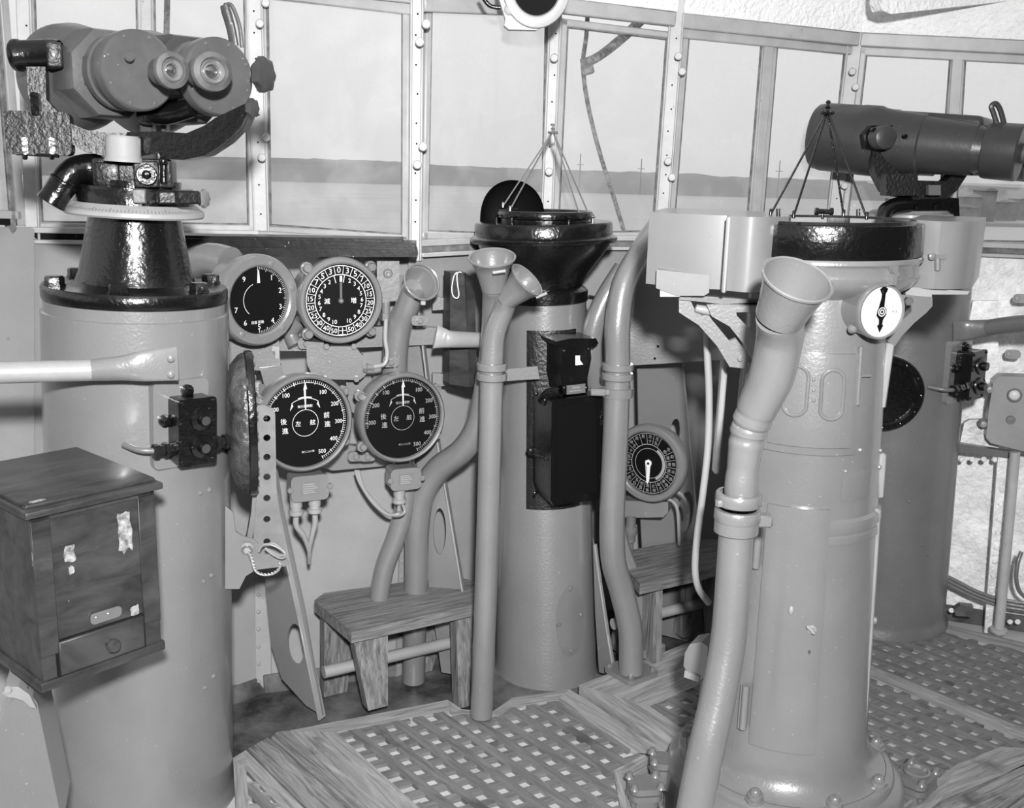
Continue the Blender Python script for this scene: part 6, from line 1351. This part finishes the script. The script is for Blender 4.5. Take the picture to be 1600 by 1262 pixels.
# big crumpled voice pipe
T = Thing('voice_pipe', 'fat dented voice pipe with wide bell in front of the right compass stand', 'voice pipe', PY(1090, 1262, 1.85))
rim = PY(1246, 436, 1.80); ax = V((.17, -.50, .85)).normalized()
bell(T, rim, ax, .062, .088, .043)
mb = MB(); cl = [rim-ax*.084, PY(1218, 530, 1.88), PY(1205, 590, 1.90), PY(1182, 640, 1.92), PY(1168, 680, 1.93), PY(1160, 740, 1.93), PY(1156, 790, 1.93)]
rd = [.0425, .0425, .0415, .0375, .0335, .0315, .0320]
P, rd2 = catmull(cl, rd, 14)
rd3 = []
for i, (p, r) in enumerate(zip(P, rd2)):
    t = i/len(P); cr = 0
    for c_, a_, w_ in ((.52, -.0022, .012), (.57, .0016, .010), (.60, -.0026, .010), (.645, .0015, .010), (.665, -.0024, .008), (.70, .0014, .012), (.80, -.0014, .03)): cr += a_*math.exp(-((t-c_)/w_)**2)
    rd3.append(r+cr)
mb.tube(P, rd3, 40, 0); 
for i, v in enumerate(mb.v): # shallow dents
    nz = noise.noise(v*22); mb.v[i] = v+V((nz, nz*.5, 0))*.0016
mb.build('pipe', GREY, T)
collar(T, PY(1153, 791, 1.93), (0, 0, 1), .036, w_=.030)
mb = MB(); mb.lathe([(.034, -.022), (.043, -.020), (.043, .016), (.036, .022)], dir_frame(PY(1151, 815, 1.93), (0, 0, 1)), 40); mb.box((.05, .025, .028), face_frame(PY(1186, 812, 1.95), 0), .004, 1); mb.build('clamp', GREY, T)
for x, y in ((1124, 790), (1183, 788)):
    mb = MB(); hexbolt(mb, dir_frame(PY(x, y, 1.91), (0, 0, 1)), .008, .012); mb.build('clamp_bolt', GREY, T)
mb = MB(); mb.tube([PY(1151, 822, 1.93), PY(1146, 900, 1.92), PY(1138, 1000, 1.90), PY(1122, 1090, 1.87), PY(1104, 1170, 1.84), PY(1086, 1262, 1.82), PY(1075, 1330, 1.81)], [.0335, .0345, .035, .0355, .036, .036, .036], 32, 8); mb.build('lower_pipe', GREY, T)
# valve box and cleats at the base
T = Thing('rounded_valve_box', 'small rounded grey cast box on a thin stem left of the fat voice pipe', 'valve', PY(1100, 1110, 2.3))
g = face_frame(PY(1087, 1030, 2.30), -30)
mb = MB(); mb.prism(FPS([(1070, 1020), (1078, 1006), (1096, 1003), (1106, 1010), (1104, 1058), (1094, 1062), (1074, 1050), (1068, 1040)], g), -.06, 0, g, .012, 3); mb.build('casting', GREY, T)
mb = MB(); mb.prism(FPS([(1071, 1046), (1094, 1056), (1092, 1064), (1070, 1056)], g), -.05, .006, g, .003, 1); mb.build('hinge', GREYL, T)
mb = MB(); mb.tube([PY(1100, 1060, 2.30), PY(1096, 1100, 2.30), PY(1092, 1160, 2.30)], .008, 10, 3); mb.build('stem', GREY, T)
def cleat(label, cx, cy, z, w_, az, Yb=None):
    P = PZ(cx, cy, z); T = Thing('deck_socket', label, 'deck fitting', (P.x, P.y, 0))
    f = Matrix.Translation((P.x, P.y, 0)) @ Matrix.Rotation(R(az), 4, 'Z')
    mb = MB(); mb.prism(rrect(w_, w_*.8, .02), 0, z-.03, f, .003, 1); mb.build('stem', GREYM, T)
    mb = MB(); mb.prism(rrect(w_*1.15, w_*.95, .02), z-.035, z-.020, f, .003, 1); mb.build('lower_flange', GREYM, T)
    mb = MB(); mb.prism(rrect(w_*1.15, w_*.95, .02), z-.016, z, f, .005, 2); mb.build('cover_flange', GREYM, T)
    for x, y in ((-1, -1), (1, 1), (-1, 1), (1, -1)):
        mb = MB(); mb.lathe([(0, .014), (.007, .012), (.009, .004), (.012, 0)], f @ Matrix.Translation((x*w_*.47, y*w_*.37, z)), 12); mb.build('flange_bolt', GREYM, T); mb = MB(); mb.lathe([(0, -.014), (.006, -.012), (.008, 0)], f @ Matrix.Translation((x*w_*.47, y*w_*.37, z-.035)), 10); mb.build('flange_nut', GREYM, T)
    return T, f
cleat('bolted square deck socket nearest the camera, left of the domed compass base', 1008, 1222, .055, .070, 8)
cleat('bolted square deck socket tucked against the left side of the domed compass base', 1040, 1184, .075, .065, 0)
T, f = cleat('round bolted deck socket right of the domed compass base', 1432, 1208, .05, .085, 45)
mb = MB(); mb.lathe([(.030, .050), (.032, .058), (.027, .060), (.024, .052), (0, .051)], f, 28); mb.build('socket_ring', GREY, T)
# ================================================================== RIGHT BULKHEAD FITTINGS
f0_, s0_ = foot[6], sill[6]
Yw = 3.42
T = Thing('wall_junction_box', 'grey cast junction box with round white lamp glass at the right edge', 'junction box', PY(1570, 700, 3.40))
g = face_frame(PY(1565, 640, 3.36), -18)
mb = MB(); mb.prism(FPS([(1552, 596), (1562, 588), (1640, 590), (1640, 712), (1600, 705), (1548, 692), (1541, 684), (1545, 640)], g), -.07, 0, g, .010, 2); mb.build('casting', GREYL, T)
mb = MB(); mb.lathe([(.024, 0), (.024, .006), (.020, .010), (.018, .006)], g @ Matrix.Translation((*FP(1585, 617, g), 0)), 28); mb.build('lamp_rim', GREYM, T)
mb = MB(); mb.sphere(.018, g @ Matrix.Translation((*FP(1585, 617, g), .002)), 16, (1, 1, .5)); mb.build('lamp_glass', DIALW, T)
mb = MB(); mb.lathe([(0, .008), (.013, .007), (.015, 0)], g @ Matrix.Translation((*FP(1579, 656, g), 0)), 20); mb.build('screw_plug', GREYM, T)
for x, y in ((1547, 609), (1537, 663)):
    mb = MB(); mb.lathe([(0, .014), (.010, .012), (.013, .004), (.016, -.02)], g @ Matrix.Translation((*FP(x, y, g), -.01)), 14); mb.build('fixing_bolt', GREYL, T)
mb = MB(); g2 = face_frame(PY(1530, 640, 3.46), -14); mb.prism(FPS([(1507, 660), (1515, 656), (1545, 655), (1545, 600), (1510, 597), (1504, 560), (1520, 470), (1560, 470), (1560, 700), (1500, 692)], g2), -.02, 0, g2, .003, 1); mb.build('mounting_plate', WALLW, T)
mb = MB(); g3 = face_frame(PY(1560, 840, 3.40), -14); mb.prism(FPS([(1560, 704), (1578, 706), (1556, 990), (1538, 988)], g3), -.015, 0, g3, .002, 1); mb.build('riveted_strap', WALLW, T)
mb = MB()
for k in range(9): mb.lathe([(0, .006), (.007, .005), (.010, 0)], g3 @ Matrix.Translation((*FP(1566-2.3*k, 765+22.5*k, g3), 0)), 10)
for x in (1504, 1521, 1539, 1556): mb.lathe([(0, .006), (.007, .005), (.010, 0)], g3 @ Matrix.Translation((*FP(x, 720, g3), -.02)), 10)
for x in (1474, 1488, 1506, 1580, 1592): mb.lathe([(0, .006), (.007, .005), (.010, 0)], g3 @ Matrix.Translation((*FP(x, 957 if x < 1520 else 975, g3), -.02)), 10)
mb.build('rivets', WALLW, T, kind='stuff')
mb = MB(); mb.prism(FPS([(1498, 692), (1586, 706), (1584, 716), (1496, 704)], g3), -.02, .01, g3, .002, 1); mb.build('shelf_angle', GREYD, T)
mb = MB(); mb.tube([PY(1586, 706, 3.33), PY(1577, 810, 3.32), PY(1560, 990, 3.30)], .0165, 16, 3); mb.lathe([(.0165, 0), (.028, .0), (.028, .01), (.0165, .012)], dir_frame(PY(1560, 986, 3.30), (0, 0, 1)), 20)
single(mb.build('white_stanchion', WHITE), 'thin white painted stanchion at the right edge of the view', 'pole')
for k, (lab, dy) in enumerate((('upper', 0), ('middle', 6), ('lower', 12))):
    mb = MB(); mb.tube([PY(1450, 885+dy, 3.44), PY(1490, 905+dy, 3.42), PY(1530, 925+dy*.9, 3.39), PY(1575, 938+dy*.9, 3.36), PY(1660, 950+dy*.9, 3.30)], .0062, 8, 6)
    single(mb.build('bulkhead_cable', GREYM), lab+' of the three grey cables sagging along the right bulkhead', 'cable')
mb = MB(); mb.tube([PY(1596, 862, 3.30), PY(1590, 880, 3.29), PY(1588, 905, 3.28), PY(1594, 925, 3.28), PY(1612, 940, 3.26)], .007, 10, 6)
single(mb.build('looped_cable', GREYD), 'dark cable loop beside the white stanchion', 'cable')
mb = MB(); mb.prism(FPS([(1490, 950), (1500, 944), (1520, 946), (1518, 962), (1492, 960)], g3), -.02, .01, g3, .006, 2); single(mb.build('dark_bracket_lump', DECKD), 'small dark lump at the foot of the right bulkhead', 'fitting')
for x, y in ((1595, 466), (1582, 553)):
    mb = MB(); q = face_frame(PY(x, y, 3.47), -14); mb.prism(rrect(.05, .03, .013), 0, .006, q, .002, 1); mb.lathe([(0, .012), (.008, .011), (.010, .006)], q @ Matrix.Translation((-.012, 0, 0)), 12)
    single(mb.build('wall_lug', GREYL), 'rounded lug on the right bulkhead, '+('near the window sill' if y < 500 else 'above the junction box'), 'lug')
# clear-view screen motor at the top of the middle window
T = Thing('clear_view_motor', 'white round-faced fitting with dark centre hanging at the top of the middle window', 'fitting', PY(828, 10, 3.0))
g = face_frame(PY(828, 0, 2.98), 5)
mb = MB(); mb.prism(FPS([(774, -60), (778, -8), (790, 30), (788, 40), (795, 46), (838, 47), (852, 38), (872, 12), (882, -20), (880, -60)], g), -.03, 0, g, .006, 2); mb.build('plate', WHITE, T)
c = FP(838, -22, g); mb = MB(); h = g @ Matrix.Translation((*c, 0)); mb.lathe([(.110, 0), (.108, .010), (.092, .014), (.080, .012), (.076, .004)], h @ Matrix.Diagonal((.85, 1, 1, 1)), 48); mb.build('ring', WHITE, T)
mb = MB(); mb.lathe([(0, .002), (.078, .003)], h @ Matrix.Diagonal((.85, 1, 1, 1)), 40); mb.build('dark_disc', BLACKM, T)
mb = MB(); q = g @ Matrix.Translation((*FP(796, 15, g), 0)); mb.sphere(.016, q, 14, (1, 1, .6)); mb.build('thumb_screw', WHITE, T)
mb = MB(); mb.tube([PY(750, -12, 2.95), PY(764, 8, 2.95), PY(782, 12, 2.95)], .006, 10, 4); mb.build('lead', BLACK, T)

# groups for look-alikes
GR = {'binocular_pedestal': 'binocular pedestals', 'mounted_binoculars': 'pedestal mounted binoculars', 'voice_pipe': 'voice pipes with bells', 'flanged_pipe': 'flanged pipes beside the centre column', 'speed_dial': 'big black speed dials', 'ring_dial': 'upper rack dials', 'bulkhead_gusset': 'gussets along the bulkhead', 'wooden_stool': 'wooden step stools', 'compass_stand': 'compass stands', 'push_button_box': 'push button boxes on the pedestals', 'corrector_box': 'corrector boxes of the right compass', 'corrector_bracket': 'brackets under the corrector boxes', 'deck_socket': 'bolted deck sockets', 'bulkhead_cable': 'cables along the right bulkhead', 'brace_tube': 'pedestal brace tubes', 'deck_grating': 'wooden deck gratings', 'deck_planks': 'broad deck planks', 'waterfront_building': 'waterfront buildings far right', 'far_shore': 'far shores', 'wall_lug': 'lugs on the right bulkhead'}
for o in COL.objects:
    k = o.name.split('.')[0]
    if o.parent is None and k in GR and 'group' not in o: o['group'] = GR[k]
